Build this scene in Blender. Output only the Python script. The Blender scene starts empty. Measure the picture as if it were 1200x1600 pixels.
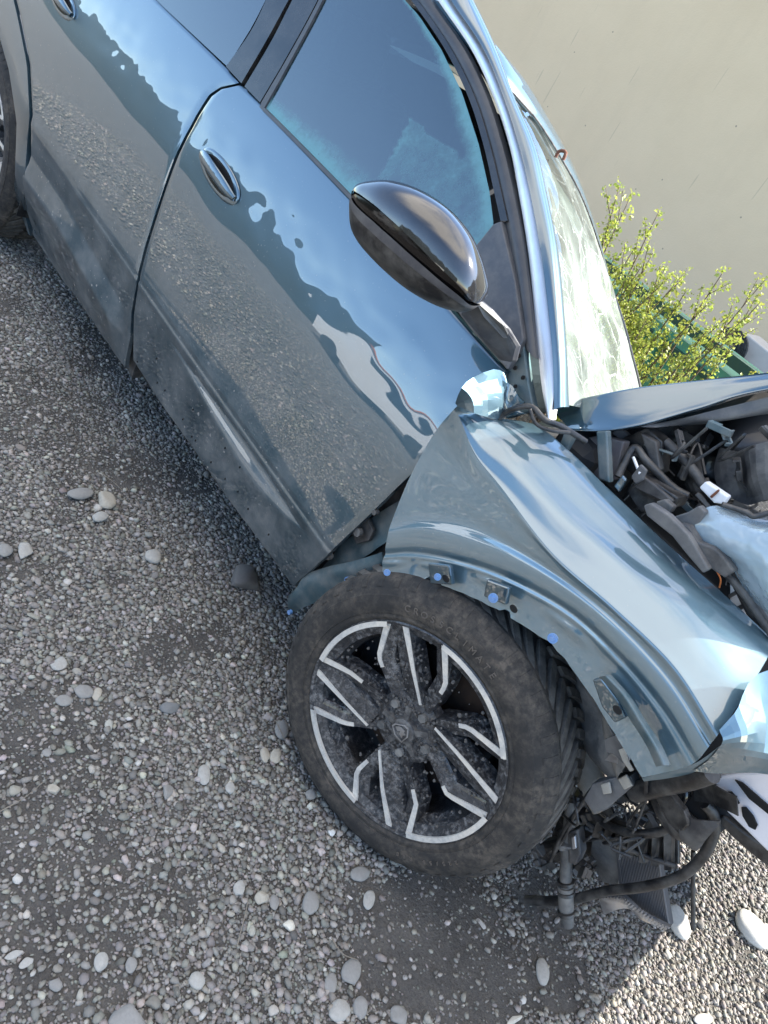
import bpy, bmesh, math, random
import numpy as np
from mathutils import Vector, Matrix, noise
random.seed(7); rng = np.random.default_rng(7)
scene = bpy.context.scene
C = scene.collection

# ------------------------------------------------------------------ camera
CAM = Vector((0.25109, -1.13409, 1.47339))
RX = Vector((0.58234120, 0.68031787, 0.44502395))      # image right
RD = Vector((0.67993856, -0.10754163, -0.72534017))    # image down
RF = Vector((-0.44560328, 0.72498441, -0.52520028))    # view axis
FPX = 1191.776
cam = bpy.data.objects.new('camera', bpy.data.cameras.new('camera')); C.objects.link(cam)
M = Matrix((( RX.x, -RD.x, -RF.x, CAM.x), (RX.y, -RD.y, -RF.y, CAM.y), (RX.z, -RD.z, -RF.z, CAM.z), (0, 0, 0, 1)))
cam.matrix_world = M
cam.data.sensor_fit = 'VERTICAL'; cam.data.sensor_height = 24.0
cam.data.lens = 24.0*FPX/1600; cam.data.clip_start = 0.02; cam.data.clip_end = 400
scene.camera = cam
# ------------------------------------------------------------------ light
CLOUD_SEED = 2.1
SUN_EL, SUN_ROT = 38, 30       # degrees; rotation from +Y towards +X
w = bpy.data.worlds.new('World'); scene.world = w; w.use_nodes = True
nt = w.node_tree; bg = nt.nodes['Background']
sky = nt.nodes.new('ShaderNodeTexSky'); sky.sky_type = 'NISHITA'; sky.sun_disc = False
sky.sun_elevation = math.radians(SUN_EL); sky.sun_rotation = math.radians(SUN_ROT)
sky.air_density = 1.0; sky.dust_density = 0.3; sky.ozone_density = 2.0
tc = nt.nodes.new('ShaderNodeTexCoord'); sx = nt.nodes.new('ShaderNodeSeparateXYZ'); nt.links.new(tc.outputs['Generated'], sx.inputs[0])
def wm(op, a, b=None, clamp=False):
    o = nt.nodes.new('ShaderNodeMath'); o.operation = op; o.use_clamp = clamp
    for i, v in enumerate((a, b)):
        if v is None: continue
        if isinstance(v, (int, float)): o.inputs[i].default_value = v
        else: nt.links.new(v, o.inputs[i])
    return o.outputs[0]
zz = wm('ADD', wm('MAXIMUM', sx.outputs[2], 0), .14); cx = nt.nodes.new('ShaderNodeCombineXYZ')
nt.links.new(wm('DIVIDE', sx.outputs[0], zz), cx.inputs[0]); nt.links.new(wm('DIVIDE', sx.outputs[1], zz), cx.inputs[1]); cx.inputs[2].default_value = CLOUD_SEED
cn = nt.nodes.new('ShaderNodeTexNoise'); cn.inputs['Scale'].default_value = 1.15; cn.inputs['Detail'].default_value = 9; cn.inputs['Roughness'].default_value = .58; cn.inputs['Distortion'].default_value = .35
nt.links.new(cx.outputs[0], cn.inputs['Vector'])
cov = nt.nodes.new('ShaderNodeMapRange'); nt.links.new(cn.outputs[0], cov.inputs[0]); cov.inputs[1].default_value = .34; cov.inputs[2].default_value = .54
hi = nt.nodes.new('ShaderNodeMapRange'); hi.interpolation_type = 'SMOOTHSTEP'; nt.links.new(sx.outputs[2], hi.inputs[0]); hi.inputs[1].default_value = .66; hi.inputs[2].default_value = .84
cm = nt.nodes.new('ShaderNodeMix'); cm.data_type = 'RGBA'; nt.links.new(wm('MULTIPLY', cov.outputs[0], hi.outputs[0]), cm.inputs[0]); nt.links.new(sky.outputs[0], cm.inputs[6]); cm.inputs[7].default_value = (5.6, 5.3, 5.0, 1)
nt.links.new(cm.outputs[2], bg.inputs[0]); bg.inputs[1].default_value = 0.15
sd = Vector((math.sin(math.radians(SUN_ROT))*math.cos(math.radians(SUN_EL)),
             math.cos(math.radians(SUN_ROT))*math.cos(math.radians(SUN_EL)), math.sin(math.radians(SUN_EL))))
sl = bpy.data.lights.new('sun', 'SUN'); sl.energy = 4.2; sl.angle = math.radians(0.5); sl.color = (1, .95, .87)
so = bpy.data.objects.new('sun', sl); C.objects.link(so); so.location = sd*30
so.rotation_euler = sd.to_track_quat('Z', 'Y').to_euler()
vs = scene.view_settings
vs.view_transform = 'Standard'; vs.look = 'None'; vs.gamma = 1; vs.exposure = 2.05
vs.use_curve_mapping = False
scene.render.engine = 'CYCLES'

# ------------------------------------------------------------------ helpers
def ray(px, py): return RF + RX*((px-600)/FPX) + RD*((py-800)/FPX)
def at(px, py, y):
    d = ray(px, py); return CAM + d*((y-CAM.y)/d.y)
def atz(px, py, z):
    d = ray(px, py); return CAM + d*((z-CAM.z)/d.z)
def sm(a, b, t):
    t = min(1, max(0, (t-a)/(b-a))); return t*t*(3-2*t)
# side profile of the body: angle of the panel against depth
_phi = [(.10,-20),(.24,-9),(.40,-7),(.435,-5),(.455,-14),(.462,2),(.475,8),(.62,8.5),(.70,9),(.75,11.5),(.80,15),(.84,17.5),(.88,19.5),(.93,22),(1.0,24),(1.08,24),(1.7,24)]
_N = 1600; _dz = 1.0/1000
def _ang(z):
    for (a, p), (b, q) in zip(_phi, _phi[1:]):
        if z <= b: return p+(q-p)*max(0, (z-a)/(b-a))
    return _phi[-1][1]
_Y = [0.0]
for i in range(_N): _Y.append(_Y[-1]+math.tan(math.radians(_ang(.1+i*_dz)))*_dz)
_y0 = _Y[362]; _Y = [v-_y0 for v in _Y]
def Y(x, z):
    zp = z+.07*(x+.65)
    i = (zp-.1)*1000; i = min(_N-1.001, max(0, i)); k = int(i); y = _Y[k]+(_Y[k+1]-_Y[k])*(i-k)
    # raised sliver under the crease of the front door
    if -1.35 < x < -.55:
        t = (x+1.30)/.68
        if 0 < t < 1:
            wdt = .055*math.sin(math.pi*t**1.5)+.004; top = .437
            s = (zp-(top-wdt))/wdt
            if s < 0: y -= 0
            if 0 <= s <= 1: y -= .0
            y += wdt*.33*sm(0, 1, s)*(1-sm(1.0, 1.25, s))
    if -2.7 < x < -1.545:      # angular facet low on the rear door
        rz_ = .52+(x+2.03)*(-.155) if x > -2.03 else .52+(x+2.03)*(-.02)
        dd = rz_-.035-z; g_ = sm(-1.545, -1.60, x)
        if dd > 0: y -= g_*(.30*min(dd, .075)-.20*max(0, dd-.075))
    y += .0022*math.exp(-((zp-.470)/.0060)**2)*sm(-2.15, -1.8, x)
    y += .0016*noise.noise(Vector((x*5, z*9, 0)))*sm(.7, .86, zp)*(1-sm(.88, 1.0, zp))*1.4
    y += .0011*noise.noise(Vector((x*14, z*22, 3)))*sm(.78, .84, zp)*(1-sm(.9, .96, zp))*1.0
    y += .012*((x+1.5)/1.1)**2
    return y
def S(px, py, off=0):
    y = 0.03
    for _ in range(25):
        p = at(px, py, y); y += (Y(p.x, p.z)+off-y)*.6
    return at(px, py, y)
def G(px, py, off=0):          # plane of the side glass
    y = .2
    for _ in range(25):
        p = at(px, py, y); zp = p.z+.07*(p.x+.65); y += (.135+.36*(zp-1.02)+.012*((p.x+1.5)/1.1)**2+off-y)*.6
    return at(px, py, y)
def resample(pts, n):
    L = [0]
    for a, b in zip(pts, pts[1:]): L.append(L[-1]+(b-a).length)
    out = []; k = 0
    for i in range(n):
        s = L[-1]*i/(n-1)
        while k < len(pts)-2 and L[k+1] < s: k += 1
        t = (s-L[k])/max(1e-9, L[k+1]-L[k]); out.append(pts[k].lerp(pts[k+1], t))
    return out
def catmull(pts, n):
    P = [pts[0]*2-pts[1]]+list(pts)+[pts[-1]*2-pts[-2]]; m = len(pts)-1; out = []
    for i in range(n):
        s = i/(n-1)*m; k = min(m-1, int(s)); t = s-k
        a, b, c, d = P[k:k+4]
        out.append(.5*((2*b)+(c-a)*t+(2*a-5*b+4*c-d)*t*t+(-a+3*b-3*c+d)*t**3))
    return out
ROOTLOC = {}
def link(name, me, mat, parent=None):
    o = bpy.data.objects.new(name, me); C.objects.link(o)
    if mat:
        for m in (mat if isinstance(mat, (list, tuple)) else [mat]): me.materials.append(m)
    if parent is not None:
        o.parent = parent
        if parent.type == 'EMPTY': o.location = -parent.location
    return o
def mesh(name, V, F, mat, parent=None, smooth=True, sharp=None):
    me = bpy.data.meshes.new(name); me.from_pydata([tuple(v) for v in V], [], F)
    me.update()
    if smooth:
        me.polygons.foreach_set('use_smooth', [True]*len(me.polygons))
        if sharp: me.set_sharp_from_angle(angle=math.radians(sharp))
    return link(name, me, mat, parent)
def gridobj(name, P, mat, parent=None, th=0, d=Vector((0, 1, 0)), smooth=True, hem=0, sharp=None):
    """P: rows of points; th > 0 closes the skin with a folded edge and a back"""
    n, m = len(P), len(P[0]); V = [p for r in P for p in r]; F = []
    for i in range(n-1):
        for j in range(m-1): F.append((i*m+j, i*m+j+1, (i+1)*m+j+1, (i+1)*m+j))
    if th:
        ring = [(0, j) for j in range(m)]+[(i, m-1) for i in range(1, n)]+[(n-1, j) for j in range(m-2, -1, -1)]+[(i, 0) for i in range(n-2, 0, -1)]
        b0 = len(V)
        for r in P:
            for p in r: V.append(p+d*th)
        for i in range(n-1):
            for j in range(m-1): F.append((b0+(i+1)*m+j, b0+(i+1)*m+j+1, b0+i*m+j+1, b0+i*m+j))
        k0 = len(V)
        for (i, j) in ring: V.append(P[i][j])
        for (i, j) in ring: V.append(P[i][j]+d*th)
        K = len(ring)
        for a in range(K):
            b = (a+1) % K; F.append((k0+a, k0+K+a, k0+K+b, k0+b))
    return mesh(name, V, F, mat, parent, smooth, sharp)
def coons(B, R, T, L, n, m):
    """B,T left->right ; L,R bottom->top"""
    B = resample(B, m); T = resample(T, m); L = resample(L, n); R = resample(R, n); P = []
    for i in range(n):
        v = i/(n-1); row = []
        for j in range(m):
            u = j/(m-1)
            row.append(B[j]*(1-v)+T[j]*v+L[i]*(1-u)+R[i]*u-(B[0]*(1-u)*(1-v)+B[-1]*u*(1-v)+T[0]*(1-u)*v+T[-1]*u*v))
        P.append(row)
    return P
def tube(name, pts, r, mat, parent=None, seg=10, n=None, cap=True):
    if n: pts = catmull(pts, n)
    rr = r if isinstance(r, (list, tuple)) else [r]*len(pts)
    if len(rr) != len(pts):
        k = len(rr); rr = [rr[min(k-1, int(i/(len(pts)-1)*(k-1)))]*(1-((i/(len(pts)-1)*(k-1)) % 1))+rr[min(k-1, int(i/(len(pts)-1)*(k-1))+1)]*((i/(len(pts)-1)*(k-1)) % 1) for i in range(len(pts))]
    V = []; F = []; up = None
    for i, p in enumerate(pts):
        t = (pts[min(i+1, len(pts)-1)]-pts[max(i-1, 0)]).normalized()
        if up is None: up = t.orthogonal().normalized()
        up = (up-t*up.dot(t)).normalized(); s = t.cross(up)
        for k in range(seg):
            a = 2*math.pi*k/seg; V.append(p+(up*math.cos(a)+s*math.sin(a))*rr[i])
    for i in range(len(pts)-1):
        for k in range(seg):
            k2 = (k+1) % seg; F.append((i*seg+k, i*seg+k2, (i+1)*seg+k2, (i+1)*seg+k))
    if cap: F.append(tuple(range(seg-1, -1, -1))); F.append(tuple((len(pts)-1)*seg+k for k in range(seg)))
    if name is None: return V, F
    return mesh(name, V, F, mat, parent, True, 50)
def merge(parts):
    V = []; F = []
    for v, f in parts:
        k = len(V); V += list(v); F += [tuple(i+k for i in q) for q in f]
    return V, F
def prism(pts, th, d=None):
    """outline (world points, roughly planar) given thickness; returns V,F"""
    n = len(pts); nrm = Vector((0, 0, 0))
    for i in range(n): nrm += pts[i].cross(pts[(i+1) % n])
    nrm.normalize(); d = d or nrm
    if nrm.dot(d) < 0: pts = pts[::-1]
    V = [p for p in pts]+[p+d*th for p in pts]
    F = [tuple(range(n-1, -1, -1)), tuple(range(n, 2*n))]+[(i, (i+1) % n, n+(i+1) % n, n+i) for i in range(n)]
    return V, F
def plate(name, px, y, th, mat, parent=None, bev=.002, dy=None, d=None, sharp=None):
    """flat or gently folded piece: outline read at depth y (number or list per corner)"""
    ys = y if isinstance(y, (list, tuple)) else [y]*len(px)
    pts = [at(a, b, c) for (a, b), c in zip(px, ys)]
    V, F = prism(pts, th, d or Vector((0, 1, 0)))
    o = mesh(name, V, F, mat, parent, False)
    if bev:
        b = o.modifiers.new('bevel', 'BEVEL'); b.width = bev; b.segments = 2; b.limit_method = 'ANGLE'; b.angle_limit = .9
    return o
def box_vf(c, sx, sy, sz, rot=None):
    R = rot or Matrix.Identity(3); V = []
    for a in (-1, 1):
        for b in (-1, 1):
            for d in (-1, 1): V.append(Vector(c)+R@Vector((a*sx/2, b*sy/2, d*sz/2)))
    F = [(0,1,3,2),(4,6,7,5),(0,4,5,1),(2,3,7,6),(0,2,6,4),(1,5,7,3)]
    return V, F
def thing(name, label, cat, loc=(0, 0, 0), group=None):
    o = bpy.data.objects.new(name, None); C.objects.link(o); o.location = loc; o.empty_display_size = .1
    o['label'] = label; o['category'] = cat
    if group: o['group'] = group
    return o
def tag(o, label=None, cat=None, group=None, kind=None):
    for k, v in (('label', label), ('category', cat), ('group', group), ('kind', kind)):
        if v: o[k] = v
    return o

# ------------------------------------------------------------------ materials
class NT:
    def __init__(s, name):
        s.m = bpy.data.materials.new(name); s.m.use_nodes = True; s.t = s.m.node_tree; s.b = s.t.nodes['Principled BSDF']
        s.out = s.t.nodes['Material Output']
        s.g = s.t.nodes.new('ShaderNodeNewGeometry')
    def n(s, ty, **k):
        o = s.t.nodes.new(ty)
        for a, v in k.items(): setattr(o, a, v)
        return o
    def l(s, a, b): s.t.links.new(a, b)
    def set(s, **k):
        for a, v in k.items():
            i = s.b.inputs[a.replace('_', ' ')]
            i.default_value = (*v, 1) if isinstance(v, tuple) and len(v) == 3 else v
        return s
    def noise(s, scale, detail=4, rough=.55, vec=None, out=0):
        o = s.n('ShaderNodeTexNoise'); o.inputs['Scale'].default_value = scale; o.inputs['Detail'].default_value = detail
        o.inputs['Roughness'].default_value = rough; s.l(vec or s.g.outputs['Position'], o.inputs['Vector']); return o.outputs[out]
    def vor(s, scale, feat='F1', out='Distance', vec=None, rnd=1):
        o = s.n('ShaderNodeTexVoronoi', feature=feat); o.inputs['Scale'].default_value = scale; o.inputs['Randomness'].default_value = rnd
        s.l(vec or s.g.outputs['Position'], o.inputs['Vector']); return o.outputs[out]
    def ramp(s, fac, stops, interp='LINEAR'):
        o = s.n('ShaderNodeValToRGB'); cr = o.color_ramp; cr.interpolation = interp
        while len(cr.elements) < len(stops): cr.elements.new(.5)
        for e, (p, c) in zip(cr.elements, stops):
            e.position = p; e.color = (*c, 1) if isinstance(c, tuple) else (c, c, c, 1)
        s.l(fac, o.inputs[0]); return o.outputs[0]
    def math(s, op, a, b=None, clamp=False):
        o = s.n('ShaderNodeMath', operation=op, use_clamp=clamp)
        for i, v in enumerate((a, b)):
            if v is None: continue
            if isinstance(v, (int, float)): o.inputs[i].default_value = v
            else: s.l(v, o.inputs[i])
        return o.outputs[0]
    def mix(s, fac, a, b):
        o = s.n('ShaderNodeMix', data_type='RGBA')
        for i, v in ((0, fac), (6, a), (7, b)):
            if isinstance(v, (int, float)): o.inputs[i].default_value = v if i == 0 else (v, v, v, 1)
            elif isinstance(v, tuple): o.inputs[i].default_value = (*v, 1)
            else: s.l(v, o.inputs[i])
        return o.outputs[2]
    def mixf(s, fac, a, b):
        o = s.n('ShaderNodeMix', data_type='FLOAT')
        for i, v in ((0, fac), (2, a), (3, b)):
            if isinstance(v, (int, float)): o.inputs[i].default_value = v
            else: s.l(v, o.inputs[i])
        return o.outputs[0]
    def maprange(s, v, a, b, c=0, d=1):
        o = s.n('ShaderNodeMapRange'); s.l(v, o.inputs[0])
        for i, x in zip((1, 2, 3, 4), (a, b, c, d)): o.inputs[i].default_value = x
        return o.outputs[0]
    def bump(s, h, strength=.3, dist=.01, normal=None):
        o = s.n('ShaderNodeBump'); o.inputs['Strength'].default_value = strength; o.inputs['Distance'].default_value = dist
        s.l(h, o.inputs['Height'])
        if normal: s.l(normal, o.inputs['Normal'])
        return o.outputs[0]
    def xyz(s, i):
        o = s.n('ShaderNodeSeparateXYZ'); s.l(s.g.outputs['Position'], o.inputs[0]); return o.outputs[i]
    def col(s, v): s.l(v, s.b.inputs['Base Color']); return s
    def rough(s, v): s.l(v, s.b.inputs['Roughness']); return s
    def nrm(s, v): s.l(v, s.b.inputs['Normal']); return s

def paint(name, base=(.038, .080, .108), dirt=1.0, rough=.42, crough=.012, cior=1.9, scuff=None):
    a = NT(name).set(Metallic=.75, Coat_Weight=1.0, Coat_Roughness=crough, Coat_IOR=cior)
    z = a.xyz(2)
    low = a.maprange(z, .85, .30); 
    n1 = a.noise(7, 6, .65); film = a.math('MULTIPLY', a.ramp(n1, [(.38, 0.0), (.66, 1.0)]), low)
    vo = a.n('ShaderNodeTexVoronoi'); vo.inputs['Scale'].default_value = 42
    dst = a.n('ShaderNodeVectorMath', operation='ADD'); a.l(a.g.outputs['Position'], dst.inputs[0])
    nn = a.n('ShaderNodeTexNoise'); nn.inputs['Scale'].default_value = 120; a.l(a.g.outputs['Position'], nn.inputs['Vector'])
    sc = a.n('ShaderNodeVectorMath', operation='SCALE'); a.l(nn.outputs['Color'], sc.inputs[0]); sc.inputs['Scale'].default_value = .008
    a.l(sc.outputs[0], dst.inputs[1]); a.l(dst.outputs[0], vo.inputs['Vector'])
    sep = a.n('ShaderNodeSeparateColor'); a.l(vo.outputs['Color'], sep.inputs[0])
    rad = a.math('MULTIPLY', a.math('SUBTRACT', sep.outputs[0], .35), .30)
    sharp = a.math('GREATER_THAN', rad, vo.outputs['Distance'])
    spots = a.math('MULTIPLY', sharp, a.maprange(z, .66, .42, 0, 1))
    vo2 = a.n('ShaderNodeTexVoronoi'); vo2.inputs['Scale'].default_value = 110; a.l(dst.outputs[0], vo2.inputs['Vector'])
    sep2 = a.n('ShaderNodeSeparateColor'); a.l(vo2.outputs['Color'], sep2.inputs[0])
    fine = a.math('GREATER_THAN', a.math('MULTIPLY', a.math('SUBTRACT', sep2.outputs[0], .72), .9), vo2.outputs['Distance'])
    fine = a.math('MULTIPLY', fine, a.maprange(z, .95, .55, .15, 1))
    sp = a.math('MULTIPLY', a.math('MAXIMUM', spots, fine), a.ramp(a.noise(5, 5, .6), [(.36, .35), (.52, 1.0)]))
    mask = a.math('MULTIPLY', a.math('MAXIMUM', a.math('MULTIPLY', film, .5), a.math('MULTIPLY', sp, .8)), dirt, True)
    a.col(a.mix(mask, base, (.30, .28, .25)))
    a.l(a.mixf(mask, .75, 0), a.b.inputs['Metallic']); a.l(a.mixf(mask, 1.0, .0), a.b.inputs['Coat Weight'])
    a.rough(a.mixf(mask, rough, .8))
    fl = a.noise(1400, 1); a.nrm(a.bump(a.math('ADD', fl, a.math('MULTIPLY', sp, 3)), .03, .001))
    if scuff:
        P0 = scuff; v = a.n('ShaderNodeVectorMath', operation='SUBTRACT'); a.l(a.g.outputs['Position'], v.inputs[0]); v.inputs[1].default_value = P0
        ln = a.n('ShaderNodeVectorMath', operation='LENGTH'); a.l(v.outputs[0], ln.inputs[0])
        nz = a.noise(70, 6, .75); f = a.math('SUBTRACT', a.math('ADD', nz, .20), a.math('MULTIPLY', ln.outputs['Value'], 9.0)); mk = a.math('GREATER_THAN', f, .46)
        old = a.b.inputs['Base Color'].links[0].from_socket
        a.col(a.mix(a.math('MULTIPLY', mk, .8), old, a.mix(a.math('GREATER_THAN', a.noise(160, 3), .5), (.22, .06, .06), (.24, .22, .2))))
        oc = a.b.inputs['Coat Weight'].links[0].from_socket; a.l(a.math('MULTIPLY', oc, a.math('SUBTRACT', 1, a.math('MULTIPLY', mk, .7))), a.b.inputs['Coat Weight'])
    return a.m
PAINT = paint('car_paint')
PAINT_CLEAN = paint('car_paint_fender', dirt=.35)
PAINT_WING_LIT = paint('car_paint_wing_lit', (.095, .165, .205), .45, .5, .03, 1.95, tuple(at(925, 992, -.04)))  # wing base lightened to stand for the sun and sky sheen on it
def simple(name, col, rough=.5, metal=0, coat=0, dust=0, dustcol=(.25, .235, .21), scale=30, bump=0):
    a = NT(name).set(Base_Color=col, Roughness=rough, Metallic=metal, Coat_Weight=coat)
    if coat: a.set(Coat_Roughness=.03)
    if dust:
        m = a.math('MULTIPLY', a.ramp(a.noise(scale, 6, .65), [(.40, 0.0), (.68, 1.0)]), dust)
        a.col(a.mix(m, col, dustcol)); a.rough(a.mixf(m, rough, .85))
        if metal: a.l(a.mixf(m, metal, 0), a.b.inputs['Metallic'])
        if coat: a.l(a.mixf(m, coat, 0), a.b.inputs['Coat Weight'])
    if bump: a.nrm(a.bump(a.noise(scale*6, 4), bump, .004))
    return a.m
BLACKPL = simple('black_plastic', (.010, .010, .011), .38, dust=.3, scale=25, bump=.15)
DARKPL = simple('grey_plastic', (.028, .028, .03), .5, dust=.35, scale=20, bump=.2)
GREYPL = simple('mid_grey_plastic', (.075, .075, .076), .5, dust=.4, scale=18, bump=.1)
DUSTPL = simple('dusty_plastic', (.07, .07, .068), .6, dust=.8, scale=14, bump=.3)
GLOSS = simple('gloss_black', (.008, .008, .009), .06, dust=.12, scale=8)
TRIMGREY = simple('window_frame', (.035, .036, .04), .38, dust=.12, scale=15)
CHROME = simple('satin_chrome', (.66, .66, .67), .38, .85, dust=.1, scale=20)
UNDERPAINT = simple('matt_paint', (.07, .12, .14), .45, .4, dust=.6, scale=16)
BAREMETAL = simple('bare_metal', (.45, .45, .46), .35, 1, dust=.4, scale=30)
CLIP = simple('blue_clip', (.10, .24, .50), .45, dust=.4, scale=60)
RUST = simple('rusty_disc', (.16, .05, .02), .75, dust=.3, bump=.4)
WHITEPL = simple('white_plastic', (.75, .75, .75), .35)
DARK = simple('interior', (.015, .017, .02), .8)
SEAT = simple('seat_cloth', (.03, .035, .045), .9)
REDS = simple('red_paint', (.4, .02, .02), .5)

# ------------------------------------------------------------------ ground
def ground_mat():
    a = NT('gravel_ground').set(Roughness=.95)
    v = a.n('ShaderNodeTexVoronoi'); v.inputs['Scale'].default_value = 62; a.l(a.g.outputs['Position'], v.inputs['Vector'])
    sep = a.n('ShaderNodeSeparateColor'); a.l(v.outputs['Color'], sep.inputs[0])
    n = a.noise(1.3, 5, .6); n2 = a.noise(9, 6, .7)
    cell = a.ramp(sep.outputs[0], [(0, (.17, .155, .135)), (.6, (.27, .25, .22)), (.9, (.36, .335, .295)), (1, (.45, .42, .37))])
    edge = a.ramp(v.outputs['Distance'], [(.25, 1.0), (.6, .25)])
    base = a.mix(edge, (.11, .10, .088), cell)
    mud = a.mix(a.ramp(a.math('ADD', a.math('MULTIPLY', n2, .5), a.math('MULTIPLY', a.noise(190, 5, .75), .5)), [(.38, 0.0), (.62, 1.0)]), (.055, .049, .043), (.140, .126, .108))
    far = a.xyz(1)
    # only the open ground a few metres out shows its stones by colour alone; near the car they are real
    dist = a.math('ABSOLUTE', a.math('SUBTRACT', far, .4))
    k = a.maprange(dist, 1.6, 2.3)
    a.col(a.mix(k, mud, base))
    a.nrm(a.bump(a.math('ADD', a.math('MULTIPLY', n2, .8), a.math('MULTIPLY', a.noise(110, 6, .7), 1.6)), .9, .009)); return a.m
def stone_mat():
    a = NT('gravel_stone').set(Roughness=.85)
    at_ = a.n('ShaderNodeAttribute', attribute_name='Col')
    a.col(a.mix(a.maprange(a.noise(140, 5, .7), .3, .7, 0, .5), at_.outputs['Color'], a.mix(.5, at_.outputs['Color'], (.06, .058, .055))))
    a.nrm(a.bump(a.noise(300, 4), .25, .002)); return a.m
def gz(x, y):   # height of the yard surface
    x = np.asarray(x, float); y = np.asarray(y, float)
    z = .006*np.sin(x*2.1+1)*np.cos(y*2.7)+.004*np.sin(x*5.3+y*4.1)
    d = np.hypot(x+.05, (y-.1)); return z*np.clip((d-.15)/.5, 0, 1)
def make_ground():
    xs = np.concatenate([[-60, -25, -10, -6], np.arange(-4, 3.01, .06), [5, 10, 25, 60]])
    ys = np.concatenate([[-60, -25, -12, -6, -4], np.arange(-2.5, 3.01, .06), [5, 8, 14, 60]])
    X, Yg = np.meshgrid(xs, ys); Z = gz(X, Yg)
    V = np.stack([X, Yg, Z], -1).reshape(-1, 3); m = len(xs); F = []
    for i in range(len(ys)-1):
        for j in range(m-1): F.append((i*m+j, i*m+j+1, (i+1)*m+j+1, (i+1)*m+j))
    o = mesh('ground', V.tolist(), F, ground_mat()); o['kind'] = 'structure'; return o
make_ground()
STONE = stone_mat()
def ico(sub):
    bm = bmesh.new(); bmesh.ops.create_icosphere(bm, subdivisions=sub, radius=1)
    V = np.array([v.co[:] for v in bm.verts]); F = np.array([[v.index for v in f.verts] for f in bm.faces]); bm.free(); return V, F
def bulk_mesh(name, V, F, col, mat):
    me = bpy.data.meshes.new(name); nv, nf = len(V), len(F)
    me.vertices.add(nv); me.vertices.foreach_set('co', V.astype(np.float32).ravel())
    me.loops.add(nf*3); me.loops.foreach_set('vertex_index', F.astype(np.int32).ravel())
    me.polygons.add(nf); me.polygons.foreach_set('loop_start', np.arange(0, nf*3, 3, dtype=np.int32))
    me.update(calc_edges=True)
    if col is not None:
        ca = me.color_attributes.new('Col', 'FLOAT_COLOR', 'POINT'); ca.data.foreach_set('color', np.concatenate([col, np.ones((nv, 1))], 1).astype(np.float32).ravel())
    return me
def pebbles(name, x, y, r, sub, light, z_off=-.15, smooth=False):
    """x,y,r arrays. flattened, faceted stones with their own tint"""
    n = len(x); V0, F0 = ico(sub); k = len(V0)
    var = []
    for _ in range(24):
        v = V0.copy()
        for _c in range(5):
            d = rng.normal(size=3); d /= np.linalg.norm(d); h = rng.uniform(.48, .8)
            s = v@d; v = v-np.outer(np.maximum(0, s-h), d)
        v *= 1+rng.uniform(-.07, .07, (k, 1)); var.append(v)
    var = np.array(var); vi = rng.integers(0, 24, n); P = var[vi]
    P = P*np.stack([rng.uniform(.8, 1.25, n), rng.uniform(.62, .95, n), rng.uniform(.34, .60, n)], -1)[:, None, :]
    a = rng.uniform(0, 2*np.pi, n); t = rng.normal(0, .25, n)
    ct, st = np.cos(t)[:, None], np.sin(t)[:, None]
    X_, Y_, Z_ = P[..., 0], P[..., 1], P[..., 2]
    X_, Z_ = X_*ct-Z_*st, X_*st+Z_*ct
    ca, sa = np.cos(a)[:, None], np.sin(a)[:, None]
    X_, Y_ = X_*ca-Y_*sa, X_*sa+Y_*ca
    P = np.stack([X_, Y_, Z_], -1)*r[:, None, None]
    P[..., 0] += x[:, None]; P[..., 1] += y[:, None]; P[..., 2] += (gz(x, y)+r*(.28+z_off))[:, None]
    F = (F0[None]+(np.arange(n)*k)[:, None, None]).reshape(-1, 3)
    base = np.array([.235, .214, .183])*light[:, None]; base = base*(1+rng.normal(0, .03, (n, 3)))
    col = np.repeat(base, k, 0)
    me = bulk_mesh(name, P.reshape(-1, 3), F, col, STONE)
    if smooth: me.polygons.foreach_set('use_smooth', [True]*len(me.polygons))
    return link(name, me, STONE)
def vnoise(x, y, s, seed=0):
    x = x*s+seed*17.3; y = y*s+seed*9.1
    def h(i, j): return np.modf(np.abs(np.sin(i*127.1+j*311.7+seed)*43758.5453))[0]
    i, j = np.floor(x), np.floor(y); u, v = x-i, y-j; u = u*u*(3-2*u); v = v*v*(3-2*v)
    return (h(i, j)*(1-u)+h(i+1, j)*u)*(1-v)+(h(i, j+1)*(1-u)+h(i+1, j+1)*u)*v
def fbm(x, y, s, seed=0): return .55*vnoise(x, y, s, seed)+.3*vnoise(x, y, s*2.1, seed+1)+.15*vnoise(x, y, s*4.3, seed+2)
MUD = [(atz(90, 1150, 0), .14), (atz(110, 1420, 0), .17), (atz(20, 1330, 0), .12), (atz(60, 640, 0), .22), (atz(640, 1480, 0), .16), (atz(740, 1500, 0), .17), (atz(700, 1400, 0), .10), (atz(850, 1420, 0), .10), (atz(870, 1520, 0), .09), (atz(180, 900, 0), .04), (atz(270, 1400, 0), .06), (atz(10, 1200, 0), .12)]
def cover(x, y):     # 1 = full of stones, 0 = bare mud
    c = np.clip((fbm(x, y, 3.2, 4)-.22)*7, .2, 1)
    for k, (p, r) in enumerate(MUD):
        d = np.hypot(x-p.x, y-p.y)/r+.6*(fbm(x, y, 14, 2)-.5); c = np.minimum(c, np.clip((d-.75)*2.6, (.08 if k > 3 and k < 9 else .34), 1))
    return c
def scatter(x0, x1, y0, y1, step, jit, keep):
    gx, gy = np.meshgrid(np.arange(x0, x1, step), np.arange(y0, y1, step)); gx = gx+(np.arange(gx.shape[0]) % 2)[:, None]*step*.5
    x = gx.ravel()+rng.uniform(-jit, jit, gx.size)*step; y = gy.ravel()+rng.uniform(-jit, jit, gx.size)*step
    k = rng.uniform(0, 1, x.size) < keep(x, y); return x[k], y[k]
def lt(n): return np.clip(rng.lognormal(-.04, .30, n), .45, 2.1)
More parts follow.
